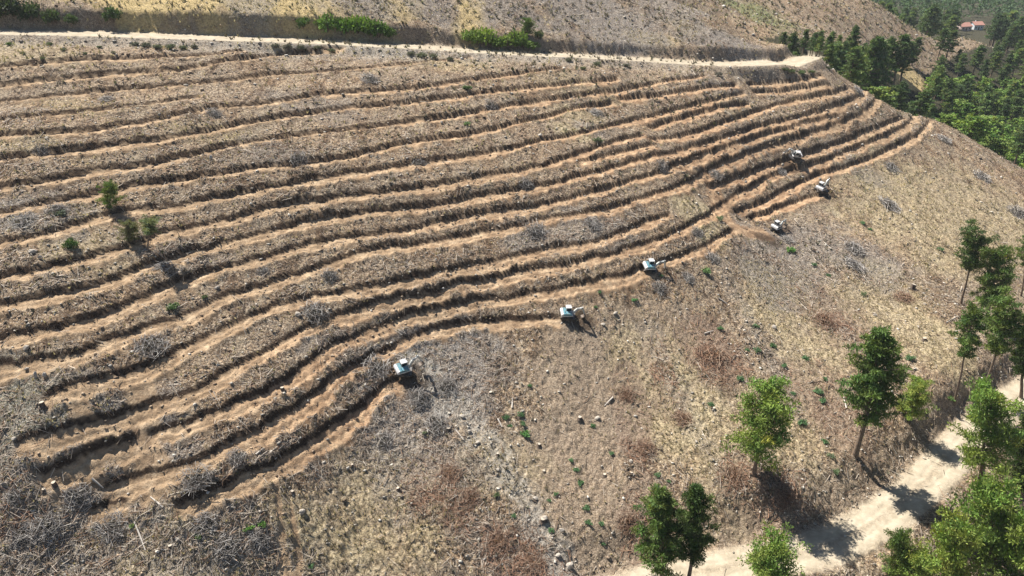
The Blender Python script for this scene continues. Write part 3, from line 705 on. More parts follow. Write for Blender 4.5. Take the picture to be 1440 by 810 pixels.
def rel_up(bx, by, bz, px, py):
    """point straight above-ish the base that is seen at px,py"""
    v = (405 - py) / FPX; u = (px - 720) / FPX
    zz = by * (v * CP - SP) / (CP + v * SP); dep = by * CP - zz * SP
    return u * dep, by, zz + CAM_Z
DKG = (.068, .112, .036); MDG = (.105, .165, .046); LTG = (.165, .25, .060); YLG = (.215, .29, .07); GRG = (.15, .19, .10)
NEAR_TREES = [
 # base, top, crown half width px, kind, colour, name, label
 (1060,668,1086,550,48,'round0',LTG,'pine_tree','broad bright green pine alone on the slope, brown slash at its foot'),
 (1201,645,1240,460,38,'tall0',MDG,'pine_tree','tall dark pine with bare lower trunk standing between the slope and the road bank'),
 (1272,598,1293,538,23,'leafy0',YLG,'young_tree','small bright yellow-green tree just right of the tall dark pine'),
 (1351,428,1371,323,24,'high1',DKG,'pine_tree','slender pine with long bare trunk, farthest up of the pines at the right edge'),
 (1388,455,1404,350,28,'round1',MDG,'pine_tree','dense pine directly below right of the slender bare-trunked pine'),
 (1343,568,1376,438,24,'high0',MDG,'pine_tree','thin pine with leaning bare trunk and light feathery crown beside the road bend'),
 (1382,552,1418,424,31,'high1',MDG,'pine_tree','large pine with leaning trunk at the right edge above the road bend'),
 (1436,560,1452,440,22,'tall0',DKG,'pine_tree','dark pine cut by the right edge behind the road bend'),
 (1436,415,1450,335,16,'high0',MDG,'pine_tree','pine cut by the right edge next to the dense pine'),
 (1374,692,1396,552,44,'round0',LTG,'pine_tree','big light green pine beyond the road with poles leaning at its trunk'),
 (1438,700,1446,575,24,'tall1',DKG,'pine_tree','dark pine behind the big light green pine at the right edge'),
 (1402,800,1397,680,50,'leafy0',LTG,'leafy_tree','wide bright green tree filling the corner below the road'),
 (1345,840,1350,728,40,'leafy1',YLG,'leafy_tree','yellow-green tree at the bottom edge left of the wide corner tree'),
 (1442,850,1444,730,44,'leafy1',LTG,'leafy_tree','light green tree in the bottom right corner'),
 (1266,822,1270,752,24,'leafy1',MDG,'leafy_tree','small round green tree at the road edge left of the corner trees'),
 (1300,850,1300,780,36,'leafy0',YLG,'leafy_tree','low yellow-green tree crown cut by the bottom edge right of the small round tree'),
 (931,815,935,684,33,'tall1',MDG,'pine_tree','left one of the twin pines at the bottom edge beside the dirt road'),
 (966,828,984,684,30,'tall0',DKG,'pine_tree','right darker one of the twin pines at the bottom edge'),
 (1085,850,1085,764,44,'leafy0',LTG,'leafy_tree','green tree top poking up at the bottom edge in front of the road'),
 (154,291,156,256,14,'leafy1',(.14,.20,.06),'young_tree','small feathery green sapling on an upper left terrace strip'),
 (207,352,207,306,17,'high0',(.17,.21,.10),'young_tree','pale green sapling on a thin trunk, third bush from the left on the terraces'),
 (182,336,181,312,15,'leafy0',(.17,.18,.10),'young_tree','pale dull green bush between the dark round bush and the thin sapling'),
 (741,58,742,26,11,'leafy0',MDG,'leafy_tree','small dark tree at the right end of the bushes above the upper track'),
]
for bx, by, tx, ty, hw, key, colr, nm, lab in NEAR_TREES:
    g = hit(bx, by); gz = ground_z(g[0], g[1]); tp_ = rel_up(g[0], g[1], gz, tx, ty)
    hgt = tp_[2] - gz; dep = g[1] * CP - (gz - CAM_Z + hgt * .6) * SP
    put_tree(nm, key, (g[0], g[1], gz - .1), hgt, hw / FPX * dep * 1.02, ((tp_[0] - g[0]) / hgt, 0), colr, lab, 'tree')
    print('tree', nm, 'h %.1f r %.1f' % (hgt, hw / FPX * dep))

# bundle of poles leaning on the big light green pine
g = hit(1366, 694); gz = ground_z(*g)
e = obj('leaning_poles', None) if False else bpy.data.objects.new('leaning_poles', None); COL.objects.link(e); e.location = (g[0], g[1], gz)
tag(e, 'bundle of cut poles leaning against the trunk of the big light green pine', 'poles')
for k in range(8):
    a = -1.2 + k * .32; p = tube([(1.1 * math.cos(a) - .2, 1.1 * math.sin(a) - .6, -.1), (.5, .3 + .04 * k, 4.6 + .4 * math.sin(k * 2))], [.09, .05], 5)
    obj('pole', mesh_from('pole', p[0], p[1], M_WOOD, {'tone': col_rep((.36,.30,.25), len(p[0]))}, True), e)

# ------------------------------------------------------------------ the valley forest
def proj(x, y, z):
    zz = z - CAM_Z; dep = y * CP - zz * SP
    return 720 + FPX * x / dep, 405 - FPX * (y * SP + zz * CP) / dep
cand = []
occ = {}
hA, hB = hit(1353, 42), hit(1371, 41)
Rr = np.random.default_rng(99)
for k in range(60000):
    x = Rr.uniform(70, 620); y = Rr.uniform(205, 860)
    sp_ = 6.6 if y < 330 else 8.0 if y < 430 else 11.0
    c = (int(x / 6), int(y / 6))
    ok = True
    for a in (-2,-1,0,1,2):
        for b in (-2,-1,0,1,2):
            for (qx, qy) in occ.get((c[0]+a, c[1]+b), ()):
                if (qx-x)**2 + (qy-y)**2 < sp_**2: ok = False; break
            if not ok: break
        if not ok: break
    if not ok: continue
    f = float(grid_sample(forest, np.array([x]), np.array([y]))[0])
    if f < .6: continue
    z = ground_z(x, y); bx, by = proj(x, y, z); tx, ty = proj(x, y, z + 14)
    if bx > 1500 or bx < 1000 or by < -12: continue
    if 1334 < bx < 1386 and ty < 50 and by > 40 and y < max(hA[1], hB[1]) + 12: continue
    if math.hypot(x - hA[0], y - hA[1]) < 14 or math.hypot(x - hB[0], y - hB[1]) < 12: continue
    if y < 430:
        if bx < 1096: continue
        lim = np.interp(bx, [1090,1150,1200,1285,1295,1390,1400,1440], [60,46,44,46,60,58,54,50])
        hs = 1.0
        if ty < lim:
            tx, ty = proj(x, y, z + 8); hs = .6
            if ty < lim: continue
        if 1236 < bx < 1302 and ty < 118 and by > 92: continue
    else:
        tx, ty = proj(x, y, z + 20); hs = 1.0
    occ.setdefault(c, []).append((x, y)); cand.append((x, y, z, bx, by, ty, hs))
# the row of pines under the bare far spur, and the two tall ones
ROW = [(1098,78,1100,44),(1112,84,1120,46),(1128,80,1135,40),(1145,88,1150,52),(1160,92,1166,50),(1150,72,1153,42),(1192,95,1193,36),(1180,100,1184,58),(1207,104,1211,60),(1222,108,1222,52),
       (1240,116,1240,52),(1256,118,1252,48),(1266,114,1262,58),(1282,92,1284,52),(1318,84,1318,40),(1330,84,1332,42),(1230,100,1232,58),(1170,98,1172,60),(1196,112,1200,72),(1214,118,1216,78)]
cand = [c for c in cand if not any(abs(c[3] - r[0]) < 9 and abs(c[4] - r[1]) < 7 for r in ROW)]
cand.sort(key=lambda c: c[1])
print('forest trees', len(cand), 'at', hA, hB)
FLAND = [((1272,104),'the pine clearing'),((1361,40),'the two valley houses'),((1360,62),'the tail of the bare far spur'),((1310,170),'the outer terrace bend'),((1440,230),'the right end of the ridge'),((1150,82),'the upper track end'),((1440,10),'the top right corner'),((1270,10),'the crest of the far spur'),
         ((1380,130),'the middle of the valley wood'),((1430,90),'the pale gap at the right edge')]
def fwhere(px, py):
    b = min(FLAND, key=lambda l: (l[0][0]-px)**2 + 2.5 * (l[0][1]-py)**2); dx, dy = px - b[0][0], py - b[0][1]; d = math.hypot(dx, dy)
    di = ('above' if dy < 0 else 'below') if abs(dy) > 2 * abs(dx) else ('left of' if dx < 0 else 'right of') if abs(dx) > 2 * abs(dy) else (('above ' if dy < 0 else 'below ') + ('left of' if dx < 0 else 'right of'))
    return ('at' if d < 8 else 'just ' + di if d < 22 else di) + ' ' + b[1]
nobj = min(300 - len(ROW) , len(cand))
def tone_for(bx, by, x, y):
    n = float(vnoise(np.array([x / 22.0]), np.array([y / 22.0]), 77)[0])
    return n
for (bx, by, tx, ty) in ROW:
    if bx < 1232:
        d_ = raydir(bx, by); Y_ = 270 + (bx * 7 % 26) + max(0, bx - 1150) * .15; g = np.array([d_[0] * Y_ / d_[1], Y_])
    else: g = hit(bx, by)
    gz = ground_z(*g); tp_ = rel_up(g[0], g[1], gz, tx, ty); hgt = tp_[2] - gz
    print('row %.0f %.1f' % (bx, hgt), end='; ')
    k = random.choice(['far0', 'far2', 'far0', 'far3', 'far1'])
    put_tree('pine_tree', k, (g[0], g[1], gz - .2), hgt, hgt * random.uniform(.2, .26), (0, 0), tuple(np.array((.085,.138,.05)) * random.uniform(.8, 1.2)), '%s dark pine below the far spur, %s' % ('tall' if hgt > 15 else 'shorter', 'left end' if bx < 1140 else 'left part' if bx < 1185 else 'middle' if bx < 1225 else 'beside the clearing' if bx < 1275 else 'right end, standing apart'), 'tree', 'pines in the row below the far spur')
rest = []
for i, (x, y, z, bx, by, ty, hs) in enumerate(cand):
    n = tone_for(bx, by, x, y)
    light = (by > 128 and bx > 1300 and n > -.35) or (n > .75 and by > 60)
    h = (random.uniform(12, 16) if y < 430 else random.uniform(17, 24)) * (.62 if light else 1) * hs
    if i < nobj:
        if light:
            put_tree('leafy_tree', 'farleafy%d' % (i % 2), (x, y, z - .3), h * .95, random.uniform(4.2, 5.6), (0, 0), tuple(np.array([(.16,.25,.055),(.12,.20,.05),(.19,.27,.075)][i % 3]) * random.uniform(.85, 1.15)),
                     '%s %s broadleaf tree, %s' % ('taller' if h > 9.5 else 'small', ['light green', 'fresh green', 'yellow-green'][i % 3], fwhere(bx, (by + ty) / 2)), 'tree', 'light green trees in the valley forest')
        else:
            put_tree('pine_tree', 'far%d' % random.randrange(4), (x, y, z - .3), h, h * random.uniform(.19, .27), (random.gauss(0, .02), 0), tuple(np.array([(.09,.145,.055), (.115,.18,.065), (.08,.13,.06), (.145,.215,.07)][i % 4]) * random.uniform(.85, 1.2)),
                     '%s %s valley pine, %s' % ('tall' if h > 15 else 'short' if h < 10 else 'mid-sized', ['dark green', 'mid green', 'very dark', 'lighter green'][i % 4], fwhere(bx, (by + ty) / 2)), 'tree', 'dark pines in the valley forest')
    else: rest.append((x, y, z, h, light))
if rest:
    r = np.random.default_rng(5); parts = []
    for (x, y, z, h, light) in rest[:1500]:
        R_ = h * r.uniform(.24, .32)
        for k in range(11):
            t = r.random() ** .8; rad = R_ * (1 - t) ** .6 * r.uniform(.3, 1); az = r.uniform(0, 6.28)
            tone = np.array([.085,.135,.065]) * r.uniform(.7, 1.4)
            parts.append(leaf_quads(r, np.array([x + rad * math.cos(az), y + rad * math.sin(az), z + h * (.3 + .68 * t)]), np.array([R_*.38, R_*.38, h*.07]), 9, 1.7, tone))
    V, F, Cc = join(parts)
    o = obj('far_forest', mesh_from('far_forest', V, F, M_LEAF, {'tone': Cc}), kind='stuff'); o.color = (1, 1, 1, 1)
    tag(o, 'distant dark pine wood beyond the counted trees', 'forest')
    print('far forest tris', len(F) * 2, len(rest))

# ------------------------------------------------------------------ shrubs
def shrub_mesh(seed, R, Hh, n, leaf, dark=False):
    r = np.random.default_rng(seed); ps = []
    nb = 9
    for k in range(nb):
        a = k * 2.4 + r.normal(0, .4); q = R * .62 * math.sqrt((k + .5) / nb)
        cen = np.array([q * math.cos(a), q * math.sin(a), Hh * (.45 + .25 * r.random()) * (1 - .35 * q / R)])
        ps.append(leaf_quads(r, cen, np.array([R * .36, R * .36, Hh * .38]) * r.uniform(.8, 1.2), n // nb, leaf, np.ones(3) * r.uniform(.75, 1.25)))
    v, f, c = join(ps); v[:, 2] = np.maximum(v[:, 2], -.05)
    return mesh_from('foliage', v, f, M_LEAF, {'tone': c})
SHR = [shrub_mesh(200 + k, 1, .9, 280, .26) for k in range(4)]; BSH = [shrub_mesh(220 + k, 1, 1.0, 520, .20) for k in range(4)]
def stem_mesh(seed):
    r = np.random.default_rng(seed); P = []; 
    for k in range(7):
        a = r.uniform(0, 6.28); P.append(tube([(0, 0, -.1), (.3 * math.cos(a), .3 * math.sin(a), .4), (.55 * math.cos(a), .55 * math.sin(a), .85)], [.05, .035, .012], 4))
    V = []; F = []; o = 0
    for v, f in P: V.append(v); F.append(f + o); o += len(v)
    V = np.concatenate(V); return mesh_from('stems', V, np.concatenate(F), M_BARK, {'tone': col_rep((.17,.13,.10), len(V))})
STM = [stem_mesh(240 + k) for k in range(3)]
def put_shrub(name, px, py, wpx, hrat, colr, label, group=None, big=False, stems=True):
    x, y, z = spot(px, py + wpx * .15); dep = y * CP - (z - CAM_Z) * SP; R = wpx * .5 / FPX * dep
    e = bpy.data.objects.new(name, None); COL.objects.link(e); e.location = (x, y, z - .03); e.scale = (R, R * random.uniform(.85, 1.1), R * hrat); e.rotation_euler = (0, 0, random.uniform(0, 6.28))
    o = bpy.data.objects.new('foliage', random.choice(BSH if big else SHR)); COL.objects.link(o); o.parent = e; o.color = (*colr, 1)
    if stems:
        s = bpy.data.objects.new('stems', random.choice(STM)); COL.objects.link(s); s.parent = e
    tag(e, label, 'shrub', group); return e
LAND = [((565,517),'the lowest excavator'),((795,438),'the second lowest excavator'),((910,373),'the third lowest excavator'),((1090,318),'the black and white excavator'),((1152,264),'the rightmost excavator'),((1115,218),'the highest excavator'),
        ((1075,610),'the lone bright pine'),((1232,520),'the tall dark pine'),((1370,360),'the bare-trunked pine'),((950,740),'the twin bottom pines'),((1180,768),'the lower dirt road'),((738,600),'the green shrub line on bare soil'),
        ((160,272),'the feathery sapling'),((104,342),'the round dark bush'),((207,322),'the thin pale sapling'),((60,570),'the big dark stump'),((260,690),'the lowest terrace end'),((1310,170),'the outer bend of the terraces'),
        ((400,760),'the vertical wheel ruts'),((515,45),'the green track-side bushes'),((700,55),'the yellow-green bushes'),((1130,84),'the upper track end'),((50,357),'the pale rock slabs'),
        ((1272,104),'the pine clearing'),((1405,490),'the pines above the road bend'),((213,488),'the big left twig heap'),((690,640),'the pale stony streak'),((20,60),'the upper left track corner')]
used_labels = {}
def where(px, py):
    b = min(LAND, key=lambda l: (l[0][0]-px)**2 + 1.6 * (l[0][1]-py)**2)
    dx, dy = px - b[0][0], py - b[0][1]; d = math.hypot(dx, dy)
    di = ('above' if dy < 0 else 'below') if abs(dy) > 2 * abs(dx) else ('left of' if dx < 0 else 'right of') if abs(dx) > 2 * abs(dy) else (('above ' if dy < 0 else 'below ') + ('left of' if dx < 0 else 'right of'))
    q = 'just ' if d < 30 else 'a little ' if d < 60 else '' if d < 110 else 'well '
    return q + di + ' ' + b[1]
def uniq(lab):
    k = used_labels.get(lab, 0); used_labels[lab] = k + 1
    lab = ' '.join(lab.split())
    return lab if k == 0 else lab + [', nearer one', ', third one', ', fourth one', ', fifth one', ', sixth one', ', last one'][min(k - 1, 5)]
BG = (.10, .19, .085)
GREEN_SHRUBS = [(1112,351,17,(.14,.28,.07)),(992,380,20,(.13,.22,.08)),(1013,307,15,(.17,.21,.12)),(1213,313,9,BG),(1223,322,8,BG),(1322,350,12,BG),(1145,372,10,BG),(1165,387,9,BG),(1063,458,12,BG),(1013,462,11,BG),(1087,485,13,BG),(1065,492,13,BG),(1050,492,9,BG),
 (1132,503,13,BG),(1103,513,11,BG),(1040,532,14,BG),(1160,533,12,BG),(1280,503,16,BG),(1215,413,12,(.18,.22,.12)),(712,587,13,BG),(717,598,9,BG),(733,582,13,BG),(735,595,12,BG),(738,610,19,(.10,.22,.07)),(833,598,11,BG),(860,637,9,BG),(803,647,10,BG),(810,660,11,BG),
 (815,678,15,BG),(782,695,10,BG),(772,703,8,BG),(825,713,13,BG),(827,735,14,BG),(845,735,11,BG),(775,745,13,BG),(722,725,11,BG),(848,765,10,BG),(925,667,12,BG),(923,683,12,BG),(940,677,8,BG),(598,608,10,(.13,.16,.09)),(745,542,9,BG),(698,695,12,(.13,.17,.08)),
 (350,743,18,(.12,.25,.05)),(370,735,16,(.12,.24,.06)),(280,752,16,(.13,.19,.08)),(188,738,13,(.15,.21,.08)),(437,795,12,BG),(843,410,9,BG),(893,422,11,(.10,.24,.09)),(837,432,8,BG),(930,387,8,BG),(1150,550,16,BG),(1157,562,14,BG),(1127,593,18,BG),(1000,568,12,BG),
 (1068,548,9,BG),(1115,553,11,BG),(1175,663,13,(.14,.2,.10)),(1168,640,13,(.15,.19,.11)),(1160,620,12,BG),(657,123,18,(.13,.20,.09)),(657,173,14,(.13,.2,.09)),(243,431,20,(.10,.17,.06)),(287,417,12,(.09,.13,.06)),(840,197,18,(.12,.15,.09)),(85,299,24,(.11,.13,.10)),(1335,560,16,(.12,.2,.06)),(1230,585,14,BG)]
for px, py, w, c in GREEN_SHRUBS:
    kind = 'bright green' if c[1] > .215 else 'grey-green' if c[0] > .12 else 'blue-green'
    sz = 'tiny' if w < 10 else 'small' if w < 16 else 'leafy'
    put_shrub('low_shrub', px, py, w * 1.05, .75, c, uniq('%s %s shrub %s' % (sz, kind, where(px, py))), stems=w > 11)
put_shrub('round_bush', 102, 344, 26, 1.05, (.055,.11,.025), 'round dark green bush with a long shadow near the pale rock slabs', big=True)
ROADB = [(13,62,13,(.06,.12,.03)),(103,31,14,(.08,.12,.05)),(160,28,20,(.07,.11,.04)),(427,36,15,(.08,.14,.04)),(460,38,20,(.12,.2,.05)),(475,36,14,(.07,.13,.03)),(487,41,18,(.11,.2,.04)),(503,41,20,(.13,.22,.045)),(520,43,20,(.12,.2,.04)),(533,47,18,(.10,.18,.04)),(547,49,16,(.09,.15,.035)),
 (657,55,14,(.16,.23,.06)),(670,57,17,(.2,.28,.07)),(684,57,20,(.2,.28,.06)),(698,60,20,(.17,.25,.055)),(713,60,22,(.19,.27,.06)),(727,59,18,(.14,.21,.05)),(737,63,18,(.18,.26,.07)),(757,52,20,(.07,.11,.035)),(750,66,14,(.12,.18,.05)),
 (190,62,16,(.075,.095,.06)),(206,64,20,(.07,.09,.055)),(222,66,18,(.08,.11,.055)),(240,66,20,(.07,.1,.05)),(258,67,16,(.08,.11,.055)),(274,66,14,(.07,.085,.055)),(388,66,16,(.075,.09,.06)),(405,66,18,(.07,.085,.055)),(424,67,18,(.07,.09,.055)),(446,70,16,(.08,.10,.055)),(466,71,14,(.08,.11,.055)),
 (578,76,16,(.085,.105,.065)),(593,78,20,(.09,.12,.065)),(609,79,18,(.085,.11,.06)),(633,83,14,(.07,.09,.05)),(1103,99,14,(.06,.09,.035)),(1113,101,15,(.07,.11,.04)),(1127,102,17,(.07,.12,.04)),(1141,101,13,(.08,.12,.045)),(1010,104,15,(.08,.09,.06)),
 (20,14,30,(.05,.07,.035)),(45,22,26,(.055,.08,.035)),(75,28,20,(.07,.10,.045)),(-4,24,30,(.05,.07,.03)),(880,92,14,(.09,.11,.07)),(800,84,15,(.10,.12,.07)),(840,90,16,(.09,.12,.06)),(820,96,12,(.13,.15,.07)),(1165,96,11,(.10,.13,.07)),(1180,100,11,(.09,.12,.06)),(1253,125,14,(.09,.13,.05)),
 (33,75,10,(.09,.12,.05)),(70,62,12,(.10,.13,.06)),(90,70,11,(.09,.12,.06)),(140,66,10,(.10,.13,.07)),(120,75,9,(.1,.13,.07)),(60,82,10,(.11,.14,.07)),(160,74,10,(.1,.12,.07))]
for px, py, w, c in ROADB:
    kind = 'bright yellow-green' if c[1] > .22 else 'fresh green' if c[1] > .17 else 'dark green' if c[1] > .105 else 'dusky grey-green'
    side = 'on embankment' if py > 60 and px < 640 or px > 780 else 'on cut bank'
    put_shrub('roadside_bush', px, py, w * (1.95 if c[1] > .175 else 1.6 if py < 50 else .95), 1.25 if py < 60 else .75, c if c[1] > .125 or py < 50 else tuple(np.array(c) * (1.5, 1.25, 1.6)), uniq('%s bush %s %s' % (kind, side, where(px, py))), big=True)

# ------------------------------------------------------------------ heaps of cut branches
def heap(seed, red=False):
    r = np.random.default_rng(seed); n = 150
    a = r.uniform(0, 6.28, n); q = np.sqrt(r.random(n)) * .85; x = q * np.cos(a); y = q * np.sin(a)
    z = (1 - q ** 2) * .42 * r.random(n) ** .5 + .03
    az = r.uniform(0, 6.28, n); D_ = np.stack([np.cos(az), np.sin(az), r.normal(.05, .3, n)], -1); D_ /= np.linalg.norm(D_, axis=1)[:, None]; D_ *= r.uniform(.12, .42, n)[:, None]
    base = np.array([[.27,.165,.11],[.34,.22,.15],[.18,.11,.08],[.42,.32,.24]]) if red else np.array([[.5,.47,.44],[.36,.33,.31],[.22,.20,.185],[.14,.125,.115],[.58,.55,.5]])
    C_ = base[r.integers(0, len(base), n)] * r.uniform(.7, 1.2, (n, 1))
    v, f, c = stick_mesh(np.stack([x, y, z], -1), D_, r.uniform(.008, .022, n), C_)
    st = mesh_from('branches', v, f, M_WOOD, {'tone': c})
    lv, lf, lc = leaf_quads(r, np.array([0, 0, .12]), np.array([.6, .6, .20]), 170, .17, (np.array([.20,.12,.075]) if red else np.array([.10,.088,.075])))
    return st, mesh_from('leaf_litter', lv, lf, M_GRASS, {'tone': lc})
HG = [heap(300 + k) for k in range(4)]; HR = [heap(320 + k, True) for k in range(3)]
HEAPS = [(213,490,44,0),(443,441,40,0),(370,383,20,0),(80,297,30,0),(33,314,36,0),(230,377,30,0),(463,388,26,0),(520,113,30,0),(838,160,20,0),(753,327,36,0),(833,317,30,0),(927,405,24,0),(530,517,40,0),(1000,363,22,0),(967,391,22,0),(980,328,20,0),(1107,338,20,0),(1200,350,32,0),
 (1200,374,36,0),(1250,290,34,0),(1003,503,46,1),(1160,452,36,1),(1007,247,22,0),(1253,237,26,0),(1327,197,22,0),(1207,130,20,0),(880,556,28,1),(907,633,34,1),(700,765,40,1),(747,792,32,1),(883,737,34,1),(540,623,34,0),(613,597,36,0),(663,702,34,1),(633,668,34,1),(277,674,44,0),(333,643,26,0),
 (67,742,44,0),(33,755,40,0),(160,741,44,0),(290,737,34,0),(320,770,40,0),(363,760,34,0),(1033,671,36,1),(110,700,36,0),(20,700,26,0),(590,560,34,0),(628,545,34,0),(1105,700,34,1),(1290,160,20,0),(1100,245,22,0),(590,232,24,0),(690,150,22,0),(740,262,26,0),(300,160,24,0),(150,140,20,0),(420,225,26,0),(60,215,24,0),(930,235,22,0),(1430,300,30,0),(1380,250,26,0),(1270,420,30,1),(960,590,30,1)]
for i, (px, py, w, red) in enumerate(HEAPS):
    x, y, z = spot(px, py); dep = y * CP - (z - CAM_Z) * SP; R = w * .5 / FPX * dep
    st, lt = (HR if red else HG)[i % (3 if red else 4)]
    e = bpy.data.objects.new('brush_heap', None); COL.objects.link(e); e.location = (x, y, z); e.scale = (R * 1.15, R * 1.15, R * .95)
    nx = (ground_z(x + 1, y) - ground_z(x - 1, y)) / 2; ny = (ground_z(x, y + 1) - ground_z(x, y - 1)) / 2
    e.rotation_mode = 'QUATERNION'; e.rotation_quaternion = Vector((0, 0, 1)).rotation_difference(Vector((-nx, -ny, 1)).normalized()) @ Euler((0, 0, i * 1.3)).to_quaternion()
    for nm, me in (('branches', st), ('leaf_litter', lt)):
        o = bpy.data.objects.new(nm, me); COL.objects.link(o); o.parent = e; o['kind'] = 'stuff'
    tag(e, uniq('%s branch heap %s' % ('reddish brown' if red else ('large grey' if w > 38 else 'grey'), where(px, py))), 'brush heap')

# ------------------------------------------------------------------ stumps, rocks, logs
def stump_mesh(seed, tall):
    r = np.random.default_rng(seed); n = 12; V = []; 
    prof = [(0 - .15, 1.55), (.12, 1.2), (.35, .98), (tall, .88)]
    ph = r.uniform(0, 6.28)
    for h, q in prof:
        for s in range(n):
            a = 6.2832 * s / n; w = 1 + (.18 * math.sin(a * 3 + ph) + .1 * math.sin(a * 5)) * (1 if h < .2 else .35)
            V.append((q * w * math.cos(a), q * w * math.sin(a), h + (.12 * math.sin(a + ph) if h == tall else 0)))
    F = [[k*n+s, k*n+(s+1)%n, (k+1)*n+(s+1)%n, (k+1)*n+s] for k in range(3) for s in range(n)]
    V = np.array(V); top = V[-n:]; c = top.mean(0) + [0, 0, .02]
    tv = np.r_[top + [0, 0, .012], [c]]; tf = np.array([[s, (s+1) % n, n] for s in range(n)])
    return mesh_from('bark', V, F, M_BARK, {'tone': col_rep((.12,.095,.078), len(V))}, True), mesh_from('cut_face', tv, tf, M_WOOD, {'tone': np.r_[col_rep((.36,.31,.25), n), col_rep((.46,.40,.32), 1)]})
STU = [stump_mesh(400, 1.6), stump_mesh(401, 1.1), stump_mesh(402, 2.0)]
STUMPS = [(60,572,9,2,'big dark stump with a lit top near the left edge'),(77,683,8,2,'tall dark stump left of the lowest terrace ends'),(758,627,6,0,None),(815,589,7,1,None),(765,663,5,1,None),(630,604,8,1,None),(753,703,6,1,None),(763,732,9,1,None),(888,666,5,1,None),(560,688,6,1,'stump with a bright white cut face on the lower slope'),
  (850,669,6,1,None),(398,550,7,2,'dark stump on the strip between two lower left terraces'),(411,693,6,1,None),(188,124,6,2,'dark stump at the gap between two upper left terraces'),(240,770,7,1,None),(690,553,6,1,None),(1283,406,8,2,None),(1100,573,5,1,None),(62,690,6,1,None),(950,305,5,1,None),(1225,476,5,1,None),(1300,478,7,1,None),(495,655,5,1,None),(1229,443,5,0,None),(700,640,5,0,None),(1004,576,5,0,None)]
for i, (px, py, w, k, lab) in enumerate(STUMPS):
    x, y, z = spot(px, py); dep = y * CP - (z - CAM_Z) * SP; R = w * .42 / FPX * dep
    e = bpy.data.objects.new('tree_stump', None); COL.objects.link(e); e.location = (x, y, z - .02); e.scale = (R, R, R); e.rotation_euler = (random.uniform(-.1, .1), random.uniform(-.1, .1), i)
    for nm, me in zip(('bark', 'cut_face'), STU[k]):
        o = bpy.data.objects.new(nm, me); COL.objects.link(o); o.parent = e
    tag(e, lab or uniq('cut stump ' + where(px, py)), 'stump')
def rock_mesh(seed):
    bm = bmesh.new(); bmesh.ops.create_icosphere(bm, subdivisions=2, radius=1)
    r = random.Random(seed); o = Vector((r.random() * 9, r.random() * 9, r.random() * 9))
    cuts = [(Vector((r.gauss(0, 1), r.gauss(0, 1), r.gauss(0, 1))).normalized(), r.uniform(.5, .8)) for _ in range(7)]
    for v in bm.verts:
        for n_, d_ in cuts:
            e_ = v.co.dot(n_) - d_
            if e_ > 0: v.co -= n_ * e_
        v.co += v.co.normalized() * .12 * mnoise.noise(v.co * 2 + o)
    for v in bm.verts: v.co += v.co.normalized() * .10 * mnoise.noise(v.co * 5 + o)
    me = bpy.data.meshes.new('rock'); bm.to_mesh(me); bm.free(); me.materials.append(M_STONE)
    a = me.color_attributes.new('tone', 'FLOAT_COLOR', 'POINT'); a.data.foreach_set('color', np.tile([.37,.335,.29,1], len(me.vertices)).astype(np.float32))
    return me
ROCKS = [rock_mesh(k) for k in range(5)]
RK = [(46,353,15,6,'pale rock slab lying tilted left of the round dark bush','boulder'),(57,361,7,8,'upright pale rock slab beside the tilted slab','boulder'),(51,526,6,14,'tall pale standing slab at the left edge, left of a pair','boulder'),(63,527,7,10,'shorter pale slab right of the tall standing slab','boulder'),
      (38,489,11,8,'pale slab leaning on the left middle terrace strip','boulder'),(419,442,12,8,'beige boulder at the left end of the big grey twig heap','boulder'),(305,404,10,6,'pale flat boulder on the middle left strip','boulder'),(307,54+350,5,4,None,'rock'),(621,172,5,5,'small bright white rock on an upper middle strip','rock'),
      (612,92,6,4,None,'rock'),(180,316,10,5,'pale flat rock beside the pale dull green bush','rock'),(190,322,9,4,None,'rock'),(66,194,8,6,None,'rock'),(297,222,6,10,'pale upright rock in an upper left strip','rock'),(250,758,8,6,None,'rock'),(425,720,12,9,'pale boulder cluster rock right of the wheel ruts','boulder'),
      (840,587,10,6,None,'rock'),(753,700,9,7,None,'rock'),(766,728,10,8,None,'rock'),(790,745,9,6,None,'rock'),(800,795,16,9,'large pale rock at the bottom of the stony streak','boulder'),(785,780,10,6,None,'rock'),(887,648,8,7,None,'rock'),(1088,460,9,6,None,'rock'),(1230,443,7,4,None,'rock'),
      (613,365,5,4,None,'rock'),(268,765,7,5,None,'rock'),(320,765,9,5,None,'rock'),(20,78+540,9,5,'pale flat rock left of the start of a lower left terrace','rock'),(1003,577,6,5,None,'rock'),(660,607,8,6,None,'rock'),(672,622,8,5,None,'rock'),(650,585,9,6,None,'rock'),(700,660,7,5,None,'rock'),(1327,640,8,6,None,'rock'),(1100,232,5,4,None,'rock'),(865,440,8,5,None,'rock'),(848,456,8,5,None,'rock')]
for i, (px, py, w, h, lab, cat) in enumerate(RK):
    x, y, z = spot(px, py + h * .3); dep = y * CP - (z - CAM_Z) * SP; m = dep / FPX
    o = bpy.data.objects.new(cat, ROCKS[i % 5]); COL.objects.link(o); o.location = (x, y, z + h * m * .25); o.scale = (w * m * .5, w * m * .34, h * m * .5); o.rotation_euler = (random.uniform(-.25, .25), random.uniform(-.35, .35), random.uniform(-.5, .5))
    tag(o, lab or uniq('pale rock ' + where(px, py)), 'rock')
LOGS = [((640,605),(652,620)),((700,590),(706,602)),((1010,420),(1022,428)),((360,640),(372,631)),((190,735),(205,775)),((1190,575),(1186,560)),((1235,500),(1246,508)),((720,575),(721,560)),((862,560),(850,572)),((130,675),(146,688)),((230,715),(212,700)),((1375,452),(1388,462)),((1330,455),(1345,446)),((990,470),(1003,466))]
